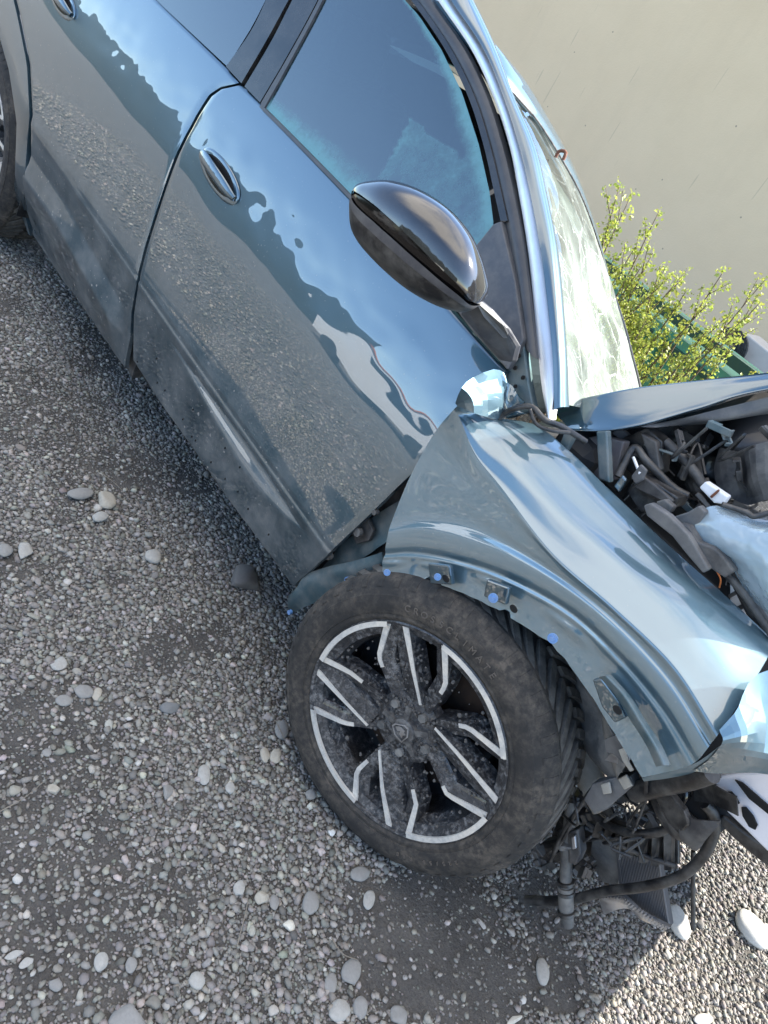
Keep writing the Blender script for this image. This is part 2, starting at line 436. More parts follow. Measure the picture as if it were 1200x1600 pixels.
def inview(x, y, m):
    dx, dy, dz = x-CAM.x, y-CAM.y, -CAM.z
    t = dx*RF.x+dy*RF.y+dz*RF.z; px = 600+FPX*(dx*RX.x+dy*RX.y+dz*RX.z)/t; py = 800+FPX*(dx*RD.x+dy*RD.y+dz*RD.z)/t
    return (t > .2) & (px > -m) & (px < 1200+m) & (py > -m) & (py < 1600+m) & ~((x < -.75) & (y > .55))
def sc2(step, k0, k1, m): return scatter(-2.9, 1.7, -1.9, 1.9, step, .48, lambda x, y: (lambda cv: k0*(.2+.8*np.clip(cv*3.5, 0, 1))+k1*cv)(cover(x, y))*inview(x, y, m))
x, y = sc2(.0078, .30, .65, 60); r = rng.uniform(.0026, .0046, x.size)
tag(pebbles('grit', x, y, r, 1, .4+.45*lt(x.size), .1), 'fine dark grit filling the gaps between the stones', 'grit', kind='stuff')
x, y = sc2(.0112, .14, .85, 600); r = rng.uniform(.0048, .0082, x.size)
tag(pebbles('gravel', x, y, r, 1, lt(x.size)), 'fine grey crushed gravel covering the yard', 'gravel', kind='stuff')
x, y = sc2(.0185, .07, .9, 2500); r = rng.uniform(.0068, .0126, x.size)
tag(pebbles('coarse_gravel', x, y, r, 1, lt(x.size)*1.03, 0), 'coarser grey stones lying in the gravel of the yard', 'gravel', kind='stuff')
x, y = sc2(.075, .03, .22, 300); r = rng.uniform(.010, .0155, x.size)
tag(pebbles('pebbles', x, y, r, 2, lt(x.size)*1.30, .05, True), 'paler broken pebbles strewn through the gravel', 'pebbles', kind='stuff')
x, y = scatter(-7, 4, -6, -1.6, .05, .5, lambda x, y: .8+0*x); r = rng.uniform(.012, .024, x.size)
tag(pebbles('loose_gravel', x, y, r, 1, lt(x.size)*1.1, .15), 'loose sunlit gravel of the open yard', 'gravel', kind='stuff')

# single stones one can pick out
def stone(px, py, w, h, ang, tone, label, group=None, kind='rounded', flat=.5, name='pebble', cat='stone'):
    p = atz(px, py, 0.01); d = (p-CAM).length; sc = d/FPX; bm = bmesh.new()
    bmesh.ops.create_icosphere(bm, subdivisions=3, radius=1)
    sd = rng.uniform(0, 100)
    for _ in range(3 if kind == 'rounded' else 7):
        dr = Vector(rng.normal(size=3)).normalized(); hh = rng.uniform(.72, .9) if kind == 'rounded' else rng.uniform(.45, .7)
        for v in bm.verts:
            s = v.co.dot(dr)
            if s > hh: v.co -= dr*(s-hh)*.9
    a = 1.0
    for v in bm.verts:
        v.co *= 1+.10*noise.noise(v.co*1.3+Vector((sd, 0, 0)))+(.12 if kind == 'clod' else .015)*noise.noise(v.co*5+Vector((sd, 0, 0)))
    # image axes on the ground
    gxv = (atz(px+10, py, 0)-atz(px, py, 0)); gyv = (atz(px, py+10, 0)-atz(px, py, 0))
    ca, sa = math.cos(math.radians(ang)), math.sin(math.radians(ang))
    u = (gxv*ca+gyv*sa)*.1*w/2; v_ = (gxv*-sa+gyv*ca)*.1*h/2; hh = min(u.length, v_.length)*flat*1.3
    for v in bm.verts: v.co = p+u*v.co.x+v_*v.co.y+Vector((0, 0, hh*v.co.z+hh*.35-.006))-Vector((0,0,0))
    me = bpy.data.meshes.new(name); bm.to_mesh(me); bm.free()
    me.polygons.foreach_set('use_smooth', [True]*len(me.polygons))
    ca_ = me.color_attributes.new('Col', 'FLOAT_COLOR', 'POINT'); n = len(me.vertices)
    ca_.data.foreach_set('color', np.tile(np.array([tone[0], tone[1], tone[2], 1.0]), n))
    c = sum((v.co for v in me.vertices), Vector())/n; c.z = 0
    for v in me.vertices: v.co -= c
    o = link(name, me, STONE); o.location = c; tag(o, label, cat, group); return o
GR = (.24, .23, .21); PL = (.35, .335, .30); TN = (.37, .335, .27); DK = (.13, .12, .11)
st = [
 (385, 906, 62, 42, 10, DK, 'lumpy brown grey clod lying beside the front door corner', 'clod', 'earth_clod', 'clod'),
 (127, 770, 42, 17, 0, GR, 'long grey oval pebble left of the square tan stone', 'rounded', 'pebble', 'stone'),
 (166, 780, 34, 25, 30, TN, 'square flat tan stone lying between two grey pebbles', 'angular', 'flat_stone', 'stone'),
 (157, 806, 26, 15, -10, PL, 'small pale pebble just below the square tan stone', 'rounded', 'pebble', 'stone'),
 (239, 869, 28, 22, 10, PL, 'round whitish pebble midway between yard edge and door corner', 'rounded', 'pebble', 'stone'),
 (39, 860, 34, 25, 0, PL, 'pale angular stone near the left edge beside a rounder grey one', 'angular', 'pebble', 'stone'),
 (8, 858, 26, 20, 0, GR, 'grey rounded stone cut by the left edge of the photo', 'rounded', 'pebble', 'stone'),
 (92, 1036, 30, 24, 20, PL, 'pale speckled stone upper left of the dark mud patch', 'angular', 'pebble', 'stone'),
 (131, 1079, 32, 21, 10, GR, 'smooth grey pebble right of the pale speckled stone', 'rounded', 'pebble', 'stone'),
 (153, 1083, 16, 22, 15, TN, 'tan pebble touching the smooth grey pebble by the mud patch', 'rounded', 'pebble', 'stone'),
 (101, 1093, 28, 18, 0, GR, 'light grey pebble directly under the speckled pale stone', 'rounded', 'pebble', 'stone'),
 (320, 1209, 20, 33, 0, PL, 'bright oval pebble standing out in gravel left of the tyre', 'rounded', 'pebble', 'stone'),
 (263, 1236, 23, 24, 0, GR, 'squarish tan grey stone left and below the bright oval pebble', 'angular', 'pebble', 'stone'),
 (361, 1229, 16, 18, 0, PL, 'small pale pebble right of the bright oval pebble', 'rounded', 'pebble', 'stone'),
 (86, 1232, 24, 26, 0, TN, 'yellowish angular stone lying on the dark mud', 'angular', 'pebble', 'stone'),
 (74, 1174, 15, 13, 0, GR, 'small grey pebble in the middle of the dark mud patch', 'rounded', 'pebble', 'stone'),
 (268, 1105, 35, 28, 10, (.16, .16, .155), 'dull dark grey flat stone above the bright oval pebble', 'angular', 'flat_stone', 'stone'),
 (415, 1178, 15, 24, -10, TN, 'left one of two touching tan pebbles beside the tyre', 'rounded', 'pebble', 'stone'),
 (432, 1180, 19, 24, 10, TN, 'right one of two touching tan pebbles beside the tyre', 'rounded', 'pebble', 'stone'),
 (441, 1139, 22, 30, 0, GR, 'grey stone pressed against the left side of the tyre', 'rounded', 'pebble', 'stone'),
 (487, 1240, 17, 17, 0, GR, 'grey stone tucked under the lower left of the tyre', 'rounded', 'pebble', 'stone'),
 (520, 1298, 11, 16, 10, (.6, .6, .57), 'small chalk white stone below the tyre', 'angular', 'pebble', 'stone'),
 (564, 1364, 30, 24, -10, GR, 'grey egg shaped pebble just below the tyre at the mud edge', 'rounded', 'pebble', 'stone'),
 (412, 1402, 26, 26, 0, TN, 'cream leaf shaped stone among grey gravel at the bottom', 'angular', 'pebble', 'stone'),
 (375, 1386, 18, 26, 10, PL, 'pale oval stone left of the cream leaf shaped one', 'rounded', 'pebble', 'stone'),
 (430, 1408, 15, 24, 0, GR, 'beige oval stone touching the cream leaf shaped one', 'rounded', 'pebble', 'stone'),
 (487, 1410, 26, 40, 0, GR, 'tall teardrop shaped grey stone right of the cream one', 'rounded', 'pebble', 'stone'),
 (578, 1404, 18, 32, 10, PL, 'pale oval stone beside the brown mud under the tyre', 'rounded', 'pebble', 'stone'),
 (550, 1518, 30, 44, 12, GR, 'tall oval grey pebble at the bottom, upper of a pair', 'rounded', 'pebble', 'stone'),
 (518, 1536, 20, 36, 5, GR, 'narrow grey pebble left of the tall oval pebble', 'rounded', 'pebble', 'stone'),
 (531, 1578, 34, 38, 0, PL, 'large pale round pebble at the bottom edge', 'rounded', 'pebble', 'stone'),
 (565, 1572, 24, 34, 0, GR, 'grey pebble right of the large pale round one at the bottom edge', 'rounded', 'pebble', 'stone'),
 (624, 1586, 26, 34, -20, GR, 'grey pebble at the bottom edge under the brown mud', 'rounded', 'pebble', 'stone'),
 (159, 1501, 22, 32, 15, PL, 'pale oval stone in the lower left mud, near the big grey rock', 'rounded', 'pebble', 'stone'),
 (206, 1506, 18, 26, 10, GR, 'grey oval stone right of the pale oval stone at lower left', 'rounded', 'pebble', 'stone'),
 (309, 1531, 26, 28, -20, PL, 'pale heart shaped stone near the bottom', 'rounded', 'pebble', 'stone'),
 (200, 1590, 62, 60, 0, GR, 'large grey rock cut by the bottom edge', 'angular', 'rock', 'rock'),
 (22, 1490, 32, 12, -25, PL, 'left one of two slim pale stones on mud at the lower left', 'rounded', 'pebble', 'stone'),
 (42, 1502, 28, 14, -35, PL, 'right one of two slim pale stones on mud at the lower left', 'rounded', 'pebble', 'stone'),
 (88, 1538, 22, 20, 0, GR, 'beige pebble lying on mud below the two slim pale stones', 'rounded', 'pebble', 'stone'),
 (849, 1517, 20, 44, -8, PL, 'pale upright stone on brown mud below the wheel', 'rounded', 'pebble', 'stone'),
 (818, 1562, 12, 16, 0, (.5, .48, .44), 'tiny pale stone below the upright stone on brown mud', 'angular', 'pebble', 'stone'),
 (1061, 1440, 26, 62, -25, (.58, .56, .5), 'long white stone at the shadow edge beside the radiator', 'rounded', 'cobble', 'stone'),
 (1176, 1452, 32, 78, -38, (.6, .58, .52), 'largest long white stone in full sun at the right edge', 'rounded', 'cobble', 'stone'),
 (1100, 1592, 30, 20, 0, (.55, .53, .48), 'white stone in full sun at the bottom edge', 'rounded', 'cobble', 'stone'),
 (805, 1592, 30, 14, -30, (.5, .47, .4), 'tan stone at the bottom edge left of the shadow line', 'angular', 'pebble', 'stone'),
 (754, 1442, 8, 22, -35, (.4, .37, .33), 'thin pale shard lying on brown mud', 'angular', 'stone_shard', 'stone'),
]
for (a, b, w_, h_, g_, tn, lb, kd, nm, ct_) in st:
    stone(a, b, w_, h_, g_, tn, lb, None, kd, .34, nm, ct_)
# dry twigs
TW = simple('dry_twig', (.2, .17, .13), .9)
for pts, lb in (([(160, 740), (185, 760), (210, 790)], 'thin dry twig beside the square tan stone'),
                ([(0, 1268), (40, 1245), (75, 1215)], 'dry grass stalk at the left edge near the yellowish stone'),
                ([(518, 1465), (535, 1490), (560, 1500)], 'reddish curled twig near the bottom below the tyre'),
                ([(432, 1130), (450, 1165)], 'thin straw lying by the two touching tan pebbles'),
                ([(370, 1480), (385, 1420), (388, 1395)], 'upright thin stalk near the cream leaf shaped stone')):
    P = [atz(a, b, .014+.004*(i % 2)) for i, (a, b) in enumerate(pts)]; c = P[0].copy(); c.z = 0
    V, F = tube(None, catmull(P, 9), [.0014, .0009, .0006], None, seg=5); o = mesh('twig', [v-c for v in V], F, TW); o.location = c; tag(o, lb, 'twig')

# ------------------------------------------------------------------ surroundings
def wall_mat():
    a = NT('rendered_wall').set(Roughness=.9)
    n = a.noise(.5, 5, .6); n2 = a.noise(3.5, 6, .7)
    base = a.mix(a.ramp(n, [(.35, 0.0), (.7, 1.0)]), (.585, .452, .290), (.65, .51, .335))
    mp = a.n('ShaderNodeMapping'); a.l(a.g.outputs['Position'], mp.inputs[0]); mp.inputs['Rotation'].default_value = (0, .35, 0); mp.inputs['Scale'].default_value = (16, 1, .9)
    mq = a.n('ShaderNodeMapping'); a.l(a.g.outputs['Position'], mq.inputs[0]); mq.inputs['Scale'].default_value = (3, 1, .35)
    run = a.ramp(a.noise(1.5, 6, .65, mq.outputs[0]), [(.5, 0.0), (.72, .35)])
    sc = a.math('MAXIMUM', a.ramp(a.noise(1.6, 2, .3, mp.outputs[0]), [(.715, 0.0), (.73, 1.0)]), a.math('MULTIPLY', run, .5))
    dots = a.math('LESS_THAN', a.vor(4.0), .035)
    m = a.math('MAXIMUM', a.math('MULTIPLY', sc, .25), a.math('MULTIPLY', dots, .6))
    a.col(a.mix(m, a.mix(a.ramp(n2, [(.3, 0.0), (.8, .25)]), base, (.52, .41, .26)), (.12, .11, .10)))
    a.nrm(a.bump(a.math('ADD', a.noise(60, 6, .7), a.noise(6, 3)), .35, .006)); return a.m
V, F = box_vf((-4, 6.6, 1.72), 34, .8, 3.5)
wl = mesh('building_wall', V, F, wall_mat(), None, False); c = Vector((-4, 6.6, 0))
for v in wl.data.vertices: v.co -= c
wl.location = c; tag(wl, 'plain beige rendered wall of the building behind the car', 'wall')
# sheet metal container behind the bush
GREENM = simple('green_sheet', (.07, .28, .17), .45, coat=.3, dust=.25, scale=6); GREEND = simple('dark_green_edge', (.015, .05, .035), .5)
gp = thing('green_container', 'dark green metal skip standing between the bush and the beige wall', 'container', (-1.6, 3.2, 0))
def gx(px, py, y): return at(px, py, y)
A, B_ = at(930, 388, 3.2), at(1180, 580, 3.2)
zt = (A.z+B_.z)/2; x0, x1 = -4.0, B_.x
V, F = box_vf(((x0+x1)/2, 3.55, (zt-.1)/2), x1-x0, .7, zt-.1); mesh('body', V, F, GREENM, gp, False)
V, F = box_vf(((x0+x1)/2, 3.19, zt-.03), x1-x0+.06, .06, .06); mesh('top_rail', V, F, GREEND, gp, False)
V, F = box_vf(((x0+x1)/2, 3.175, zt-.17), x1-x0, .05, .035); mesh('side_rail', V, F, GREEND, gp, False)
for i in range(7):
    V, F = box_vf((x1-.04-.5*i, 3.17, (zt-.12)/2), .06, .05, zt-.13); mesh('rib', V, F, GREENM, gp, False)
# coiled hose and concrete block in the background at the right
hs = thing('hose_coil', 'coil of black ribbed hose lying by the wall beyond the green container', 'hose', (0, 0, 0))
pc = at(1141, 543, 4.9); hs.location = (pc.x, 4.9, 0)
parts = []
for k in range(7):
    r0 = .035+.017*k; pts = [pc+Vector((math.cos(t)*r0, -.012*k+.03, math.sin(t)*r0)) for t in [2*math.pi*i/28 for i in range(29)]]
    parts.append(tube(None, pts, .0085, None, seg=6, cap=False))
V, F = merge(parts); mesh('hose', V, F, BLACKPL, hs)
V, F = prism([pc+Vector((math.cos(t)*.025, .03, math.sin(t)*.025)) for t in [2*math.pi*i/14 for i in range(14)]], .05, Vector((0, -1, 0))); mesh('hub', V, F, GREYPL, hs, False)
CONC = simple('pale_slab', (.42, .40, .37), .8, dust=.4, scale=6)
o = plate('concrete_slab', [(1120, 560), (1165, 520), (1215, 560), (1215, 640), (1150, 640)], 4.95, .3, CONC, bev=.01)
tag(o, 'pale concrete slab leaning at the wall under the hose coil', 'slab')

# bush ---------------------------------------------------------------
def bush():
    base = Vector((-1.15, 2.55, 0)); b = thing('bush', 'bright yellow green spiky bush with fresh leaves behind the windscreen', 'bush', base)
    bark = simple('bark', (.14, .10, .065), .9)
    a = NT('young_leaf').set(Roughness=.5); at_ = a.n('ShaderNodeAttribute', attribute_name='Col'); a.col(at_.outputs['Color'])
    tr = a.n('ShaderNodeBsdfTranslucent'); a.l(at_.outputs['Color'], tr.inputs[0]); mx = a.n('ShaderNodeMixShader'); mx.inputs[0].default_value = .45
    a.l(a.b.outputs[0], mx.inputs[1]); a.l(tr.outputs[0], mx.inputs[2]); a.l(mx.outputs[0], a.out.inputs[0])
    tips = [(968,292,2.4),(985,308,2.5),(1030,330,2.6),(962,350,2.4),(1020,395,2.5),(1032,420,2.6),(1050,428,2.55),(1066,436,2.6),(1072,455,2.5),(1132,422,2.6),(1195,438,2.55),(1188,472,2.7),(1160,500,2.5),(1130,500,2.6),(1110,510,2.45),(1155,530,2.6),
            (960,400,2.5),(975,440,2.45),(990,470,2.5),(1010,500,2.4),(1035,520,2.5),(1020,450,2.6),(1000,420,2.5),(1045,480,2.5),(1000,540,2.4),(1180,585,2.6),(970,490,2.4),(990,520,2.5),(1020,580,2.4),(940,380,2.5),(1110,470,2.6),(990,390,2.6)]
    LV = []; LF = []; LC = []; nb = 0
    def leafcluster(p, s, n=5):
        for _ in range(n):
            d = Vector(rng.normal(size=3)).normalized(); u = d.orthogonal().normalized(); v = d.cross(u)
            a_ = rng.uniform(0, 6.28); u, v = u*math.cos(a_)+v*math.sin(a_), v*math.cos(a_)-u*math.sin(a_)
            q = p+Vector(rng.normal(size=3))*s*.75; L = s*rng.uniform(.7, 1.4); W = L*.36
            k = len(LV); LV.extend([q-u*L*.5, q+v*W+d*W*.3, q+u*L*.6, q-v*W+d*W*.3]); LF.append((k, k+1, k+2, k+3))
            t = rng.uniform(.7, 1.25); y_ = rng.uniform(0, 1); cc = (.30*t+.07*y_, .38*t, .07*t); LC.extend([cc]*4)
    wood = []
    ends = [(at(a, b_, c), 0) for a, b_, c in tips]
    for _ in range(24): ends.append((Vector((rng.uniform(-2.3, -1.25), rng.uniform(2.15, 3.0), rng.uniform(.25, .80))), 1))
    for _ in range(10):
        yy = rng.uniform(420, 600); ends.append((at(rng.uniform(945, 945+(yy-380)*.6), yy, rng.uniform(2.3, 2.8)), 0))
    for e, kind in ends:
        root = Vector((base.x+(e.x-base.x)*.55+rng.uniform(-.15, .15), base.y+rng.uniform(-.2, .25), 0.0))
        mid = root.lerp(e, .55)+Vector((rng.uniform(-.06, .06), rng.uniform(-.06, .06), .05))
        pts = catmull([root, mid, e], 22); wood.append(tube(None, pts, [.008, .005, .002], None, seg=5))
        for i in range(7, 22):
            p = pts[i]
            for _ in range(2): leafcluster(p+Vector(rng.normal(size=3))*.012, .019, 4)
            if i % 3 == 0 and i < 21:
                side = Vector(rng.normal(size=3)); side.z = abs(side.z)*.7; t = (pts[min(21, i+1)]-pts[i-1]).normalized()
                q = p+(side.normalized()*.5+t*.8)*rng.uniform(.06, .16); tw = [p.lerp(q, j/7) for j in range(8)]
                wood.append(tube(None, tw, [.003, .001], None, seg=4))
                for j in range(2, 8): leafcluster(tw[j], .015, 5)
        leafcluster(e, .014, 8)
    V, F = merge(wood); mesh('branches', V, F, bark, b)
    me = bpy.data.meshes.new('leaves'); me.from_pydata([tuple(v) for v in LV], [], LF)
    ca = me.color_attributes.new('Col', 'FLOAT_COLOR', 'POINT'); ca.data.foreach_set('color', np.concatenate([np.array(LC), np.ones((len(LC), 1))], 1).astype(np.float32).ravel())
    link('leaves', me, a.m, b)['kind'] = 'stuff'
bush()
# what the paint and the glass mirror: the far side of the yard, in the sun behind the photographer
RENDER = simple('white_render', (.78, .76, .70), .9); HEDGE = simple('hedge_leaf', (.035, .043, .035), .9, bump=1, scale=3)
ORANGE = simple('orange_board', (.65, .19, .05), .7)
bl = thing('workshop_building', 'white workshop across the yard behind the photographer', 'building', (-12, -19, 0))
V, F = box_vf((-9, -19, 1.5), 5, 4, 3.0); mesh('wall', V, F, RENDER, bl, False)
V, F = box_vf((-9, -19, 3.06), 5.6, 4.6, .1); mesh('roof', V, F, ORANGE, bl, False)
V, F = box_vf((-9, -16.98, 1.1), 2, .06, 2.2); mesh('door', V, F, DARKPL, bl, False)
def hedge(name, x0, x1, yy, h, label, cat):
    P = []
    xs = np.arange(x0, x1, .5)
    for z, yo in ((0, .6), (h*.4, .9), (h*.8, .6), (h, 0)):
        P.append([Vector((x, yy+yo+.4*noise.noise(Vector((x*.7, z, 0))), z*(1+.25*noise.noise(Vector((x*.35, 0, 5))))) ) for x in xs])
    o = gridobj(name, P, HEDGE, None, .5, Vector((0, -1, 0))); tag(o, label, cat); return o
hedge('hedge', -70, -13, -21, 5.6, 'tall dark hedge along the far side of the yard, left of the workshop', 'hedge')
hedge('hedge', -5, 40, -22, 6.0, 'tall dark hedge along the far side of the yard, right of the workshop', 'hedge')
def parked(x, yy, L, mat, label, rz):
    v = thing('parked_van', label, 'van', (x, yy, 0)); R = Matrix.Rotation(rz, 3, 'Z')
    prof = [(-L/2, .35), (-L/2, 1.7), (-L/2+.15, 1.85), (L*.22, 1.85), (L*.33, 1.15), (L*.48, .98), (L/2, .6), (L/2, .35)]
    V = [R@Vector((a, s, b))+Vector((x, yy, 0)) for s in (-.85, .85) for a, b in prof]; n = len(prof)
    F = [tuple(range(n)), tuple(range(2*n-1, n-1, -1))]+[(i, n+i, n+(i+1) % n, (i+1) % n) for i in range(n)]
    mesh('body', V, F, mat, v, False)
    for a in (-L*.3, L*.3):
        for s in (-.78, .78):
            c = R@Vector((a, s, .32))+Vector((x, yy, 0)); ax = R@Vector((0, 1, 0)); u = ax.orthogonal().normalized(); w2 = ax.cross(u)
            V, F = prism([c-ax*.1+(u*math.cos(t)+w2*math.sin(t))*.32 for t in [i*math.pi/9 for i in range(18)]], .2, ax); mesh('wheel', V, F, BLACKPL, v, False)
    for s in (-1, 1):
        V = [R@Vector((a, s*.862, b))+Vector((x, yy, 0)) for a, b in ((-L*.1, 1.2), (L*.27, 1.2), (L*.19, 1.7), (-L*.1, 1.7))]; V2, F2 = prism(V, .01, R@Vector((0, s, 0))); mesh('side_window', V2, F2, GLOSS, v, False)
parked(-5.5, -9.5, 4.4, simple('white_paint', (.75, .75, .74), .3, coat=.6), 'white van parked across the yard opposite the wreck', .15)
parked(-1.2, -13, 4.2, simple('silver_paint', (.5, .5, .5), .3, .6, coat=.6), 'silver van parked farther back in the yard', -.2)
parked(4.5, -10.5, 4.6, simple('pale_paint', (.6, .58, .52), .3, coat=.6), 'cream van parked to the right in the yard', 2.9)

# ------------------------------------------------------------------ the wrecked car
car = thing('wrecked_car', 'crashed teal blue car with crumpled bonnet and wing, standing on gravel', 'car', (-1.4, .9, 0))
def Sl(l, off=0): return [S(a, b, off) for a, b in l]
def Gl(l, off=0): return [G(a, b, off) for a, b in l]
def skin(name, B, R, T, L, n, m, mat, off=0, th=.012, parent=car):
    P = coons(B, R, T, L, n, m)
    for r in P:
        for p in r: p.y = Y(p.x, p.z)+off
    # rolled hem at the border
    for i in range(n):
        for j in range(m):
            k = min(i, j, n-1-i, m-1-j)
            if k == 0: P[i][j].y += .0025
    return gridobj(name, P, mat, parent, th, sharp=60)
# front door
fb = Sl([(457, 916), (420, 866), (360, 786), (300, 700), (250, 630), (207, 562)])[::-1]
fr = Sl([(457, 916), (510, 868), (570, 810), (640, 742), (680, 700), (730, 648), (790, 579)])
ft = Sl([(345, 139), (376, 132), (412, 165), (480, 236), (560, 320), (630, 397), (700, 480), (790, 579)])
fl = Sl([(207, 562), (208, 492), (216, 440), (230, 383), (252, 314), (280, 238), (308, 184), (330, 150), (345, 139)])
fd = skin('front_door', fb, fr, ft, fl, 170, 100, PAINT)
# rear door
rb = Sl([(-40, 205), (10, 300), (47, 362), (100, 442), (150, 512), (194, 574)])
rr_ = Sl([(194, 574), (202, 530), (204, 490), (212, 440), (226, 382), (248, 313), (276, 236), (304, 182), (326, 147), (341, 137), (372, 129)])
rt = Sl([(120, -130), (190, -50), (250, 20), (300, 85), (340, 138)])
rl = Sl([(-40, 205), (-45, 120), (-20, 0), (30, -90), (120, -130)])
# keep the wheel arch free: rear edge of the rear door follows the arch trim
rl = Sl([(50, 366), (40, 325), (44, 255), (50, 180), (46, 100), (30, 20), (10, -60), (40, -110)])
rb = Sl([(50, 366), (100, 442), (150, 512), (194, 574)])
rt = Sl([(40, -110), (130, -90), (200, -48), (252, 6), (353, 106), (372, 129)])
rd = skin('rear_door', rb, rr_, rt, rl, 140, 90, PAINT)
# rear wheel arch: painted quarter panel with grey lip
ql_out = [(47, 368), (36, 325), (40, 255), (46, 180), (42, 100), (26, 20), (6, -60)]
ql_in = [(44, 362), (22, 310), (24, 250), (26, 190), (14, 110), (-6, 40), (-40, -20)]
P = [[S(a, b, .0) for a, b in resample([Vector((p[0], p[1], 0)) for p in l], 24) and [(v.x, v.y) for v in resample([Vector((p[0], p[1], 0)) for p in l], 24)]] for l in (ql_out, [((a[0]+b[0])/2, (a[1]+b[1])/2) for a, b in zip(ql_out, ql_in)], ql_in)]
for p in P[1]: p.y -= .004
gridobj('rear_arch', P, PAINT_CLEAN, car, .02)
# creases and flange features of the doors: pressed line cuts
def groove(name, pts, r, mat, parent, off=0, n=24):
    P = catmull(Sl(pts, off), n); return tube(name, P, [r*.3, r, r, r*.3], mat, parent, seg=6)
# door back: dark sill and pillars seen in the gaps
P = [[Vector((x, Y(x, z)+.035, z)) for x in np.linspace(-2.3, -.60, 12)] for z in np.linspace(.26, 1.03, 10)]
gridobj('inner_body', P, DARK, car, .02)
V, F = prism([S(190, 560, .02), S(212, 500, .02), S(216, 560, .02), S(206, 590, .03)], .03, Vector((0, 1, 0))); mesh('sill_end', V, F, DARKPL, car, False)
P = [[Vector((x, yy, z)) for x in (-2.3, -1.4, -.55)] for yy, z in ((.09, .30), (.14, .20), (.3, .17))]
gridobj('sill', P, DARKPL, car, .02)
# small holes along the lower flange where the trim was clipped
HOLE = simple('hole', (.004, .004, .004), .9)
for a, b in [(215, 565), (245, 560), (246, 598), (258, 610), (286, 655), (300, 682), (306, 688), (330, 722), (352, 748), (372, 768), (388, 795), (302, 640), (352, 700), (375, 730), (420, 835)]:
    p = S(a, b); e = Vector((1, 0, 0)); zz = Vector((0, .1, 1)).normalized()
    V, F = prism([p+Vector((0, -.0015, 0))+(e*math.cos(t)*.0022+zz*math.sin(t)*.0035) for t in [k*math.pi/4 for k in range(8)]], .002, Vector((0, 1, 0))); mesh('trim_hole', V, F, HOLE, fd, False)
# ---- door handles
def handle(par, pts_out, cx, cy, s):
    # cup: a bowl pressed in the door; grip: a curved bar across it
    c = S(cx, cy); ax = (S(cx+26*s, cy+38*s)-S(cx-26*s, cy-38*s)).normalized(); up = Vector((0, .25, 1)).normalized(); up = (up-ax*up.dot(ax)).normalized(); nr = ax.cross(up)
    if nr.y > 0: nr = -nr
    L, H = .088*s, .030*s
    ring = lambda k, d, n=36: [c+ax*(math.cos(t)*L*k)+up*(math.copysign(abs(math.sin(t))**.8, math.sin(t))*H*k)+nr*d for t in [2*math.pi*i/n for i in range(n+1)]]
    gridobj('handle_cup', [ring(1.06, .0005), ring(1.0, .003), ring(.93, .0035), ring(.8, .004)], PAINT_CLEAN, par, 0)
    P = [ring(.8, .0042), ring(.3, .0042), ring(.02, .0042)]; gridobj('handle_recess', P, GLOSS, par, 0)
    g = []
    for i in range(25):
        t = -1+2*i/24; mid = c+ax*(t*L*.98)+nr*(.006+.022*(1-t*t)**.6)+up*(.004*(1-t*t)); hh = .013*s*(1-abs(t)**4*.5)
        g.append([mid+up*(hh*math.sin(a))+nr*(.005*math.cos(a)) for a in [2*math.pi*k/14 for k in range(15)]])
    gridobj('handle_grip', g, PAINT_CLEAN, par, 0)
handle(fd, None, 343, 275, 1.12)
handle(rd, None, 98, 2, 1.08)
# ---- glass
def glass(name, tint, dirt):
    a = NT(name)
    gl = a.n('ShaderNodeBsdfGlossy'); gl.inputs['Roughness'].default_value = .01; gl.inputs[0].default_value = (.9, .95, 1, 1)
    tr = a.n('ShaderNodeBsdfTransparent'); tr.inputs[0].default_value = (*tint, 1)
    fr_ = a.n('ShaderNodeFresnel'); fr_.inputs[0].default_value = 1.95
    m1 = a.n('ShaderNodeMixShader'); a.l(fr_.outputs[0], m1.inputs[0]); a.l(tr.outputs[0], m1.inputs[1]); a.l(gl.outputs[0], m1.inputs[2])
    df = a.n('ShaderNodeBsdfDiffuse'); df.inputs[0].default_value = (.14, .30, .33, 1)
    m2 = a.n('ShaderNodeMixShader'); a.l(dirt(a), m2.inputs[0]); a.l(m1.outputs[0], m2.inputs[1]); a.l(df.outputs[0], m2.inputs[2]); a.l(m2.outputs[0], a.out.inputs[0]); return a.m
def side_dirt_and_lit_view(a):
    at_ = a.n('ShaderNodeAttribute', attribute_name='edge'); n = a.noise(28, 8, .75); n2 = a.noise(6, 4, .6)
    e = a.math('ADD', at_.outputs['Fac'], a.math('MULTIPLY', a.math('SUBTRACT', n, .5), .75)); e = a.math('ADD', e, a.math('MULTIPLY', a.math('SUBTRACT', n2, .5), .55))
    v = a.ramp(e, [(.30, .05), (.55, .30), (.78, .68), (1, .85)]); sp = a.math('GREATER_THAN', a.noise(75, 3), .70)
    return a.math('MULTIPLY', v, a.math('SUBTRACT', 1, a.math('MULTIPLY', sp, .75)))
SIDEGL = glass('side_glass', (.05, .11, .17), side_dirt_and_lit_view)
REARGL = glass('rear_glass', (.05, .08, .10), lambda a: a.math('MULTIPLY', a.noise(9, 4), .04))
gb = Gl([(408, 163), (470, 225), (555, 312), (640, 400), (712, 470)])
gr = Gl([(712, 470), (748, 410), (772, 356)])
grt = Gl([(772, 356), (765, 300), (748, 225), (722, 145), (690, 78), (655, 25), (610, -25)])
gtp = Gl([(510, -60), (560, -50), (610, -25)])
gll = Gl([(408, 163), (440, 104), (475, 40), (510, -25), (520, -60)])
P = coons(gb, gr+grt[1:], gtp, gll, 50, 60)
o = gridobj('front_window', P, SIDEGL, fd, 0)
edge = []
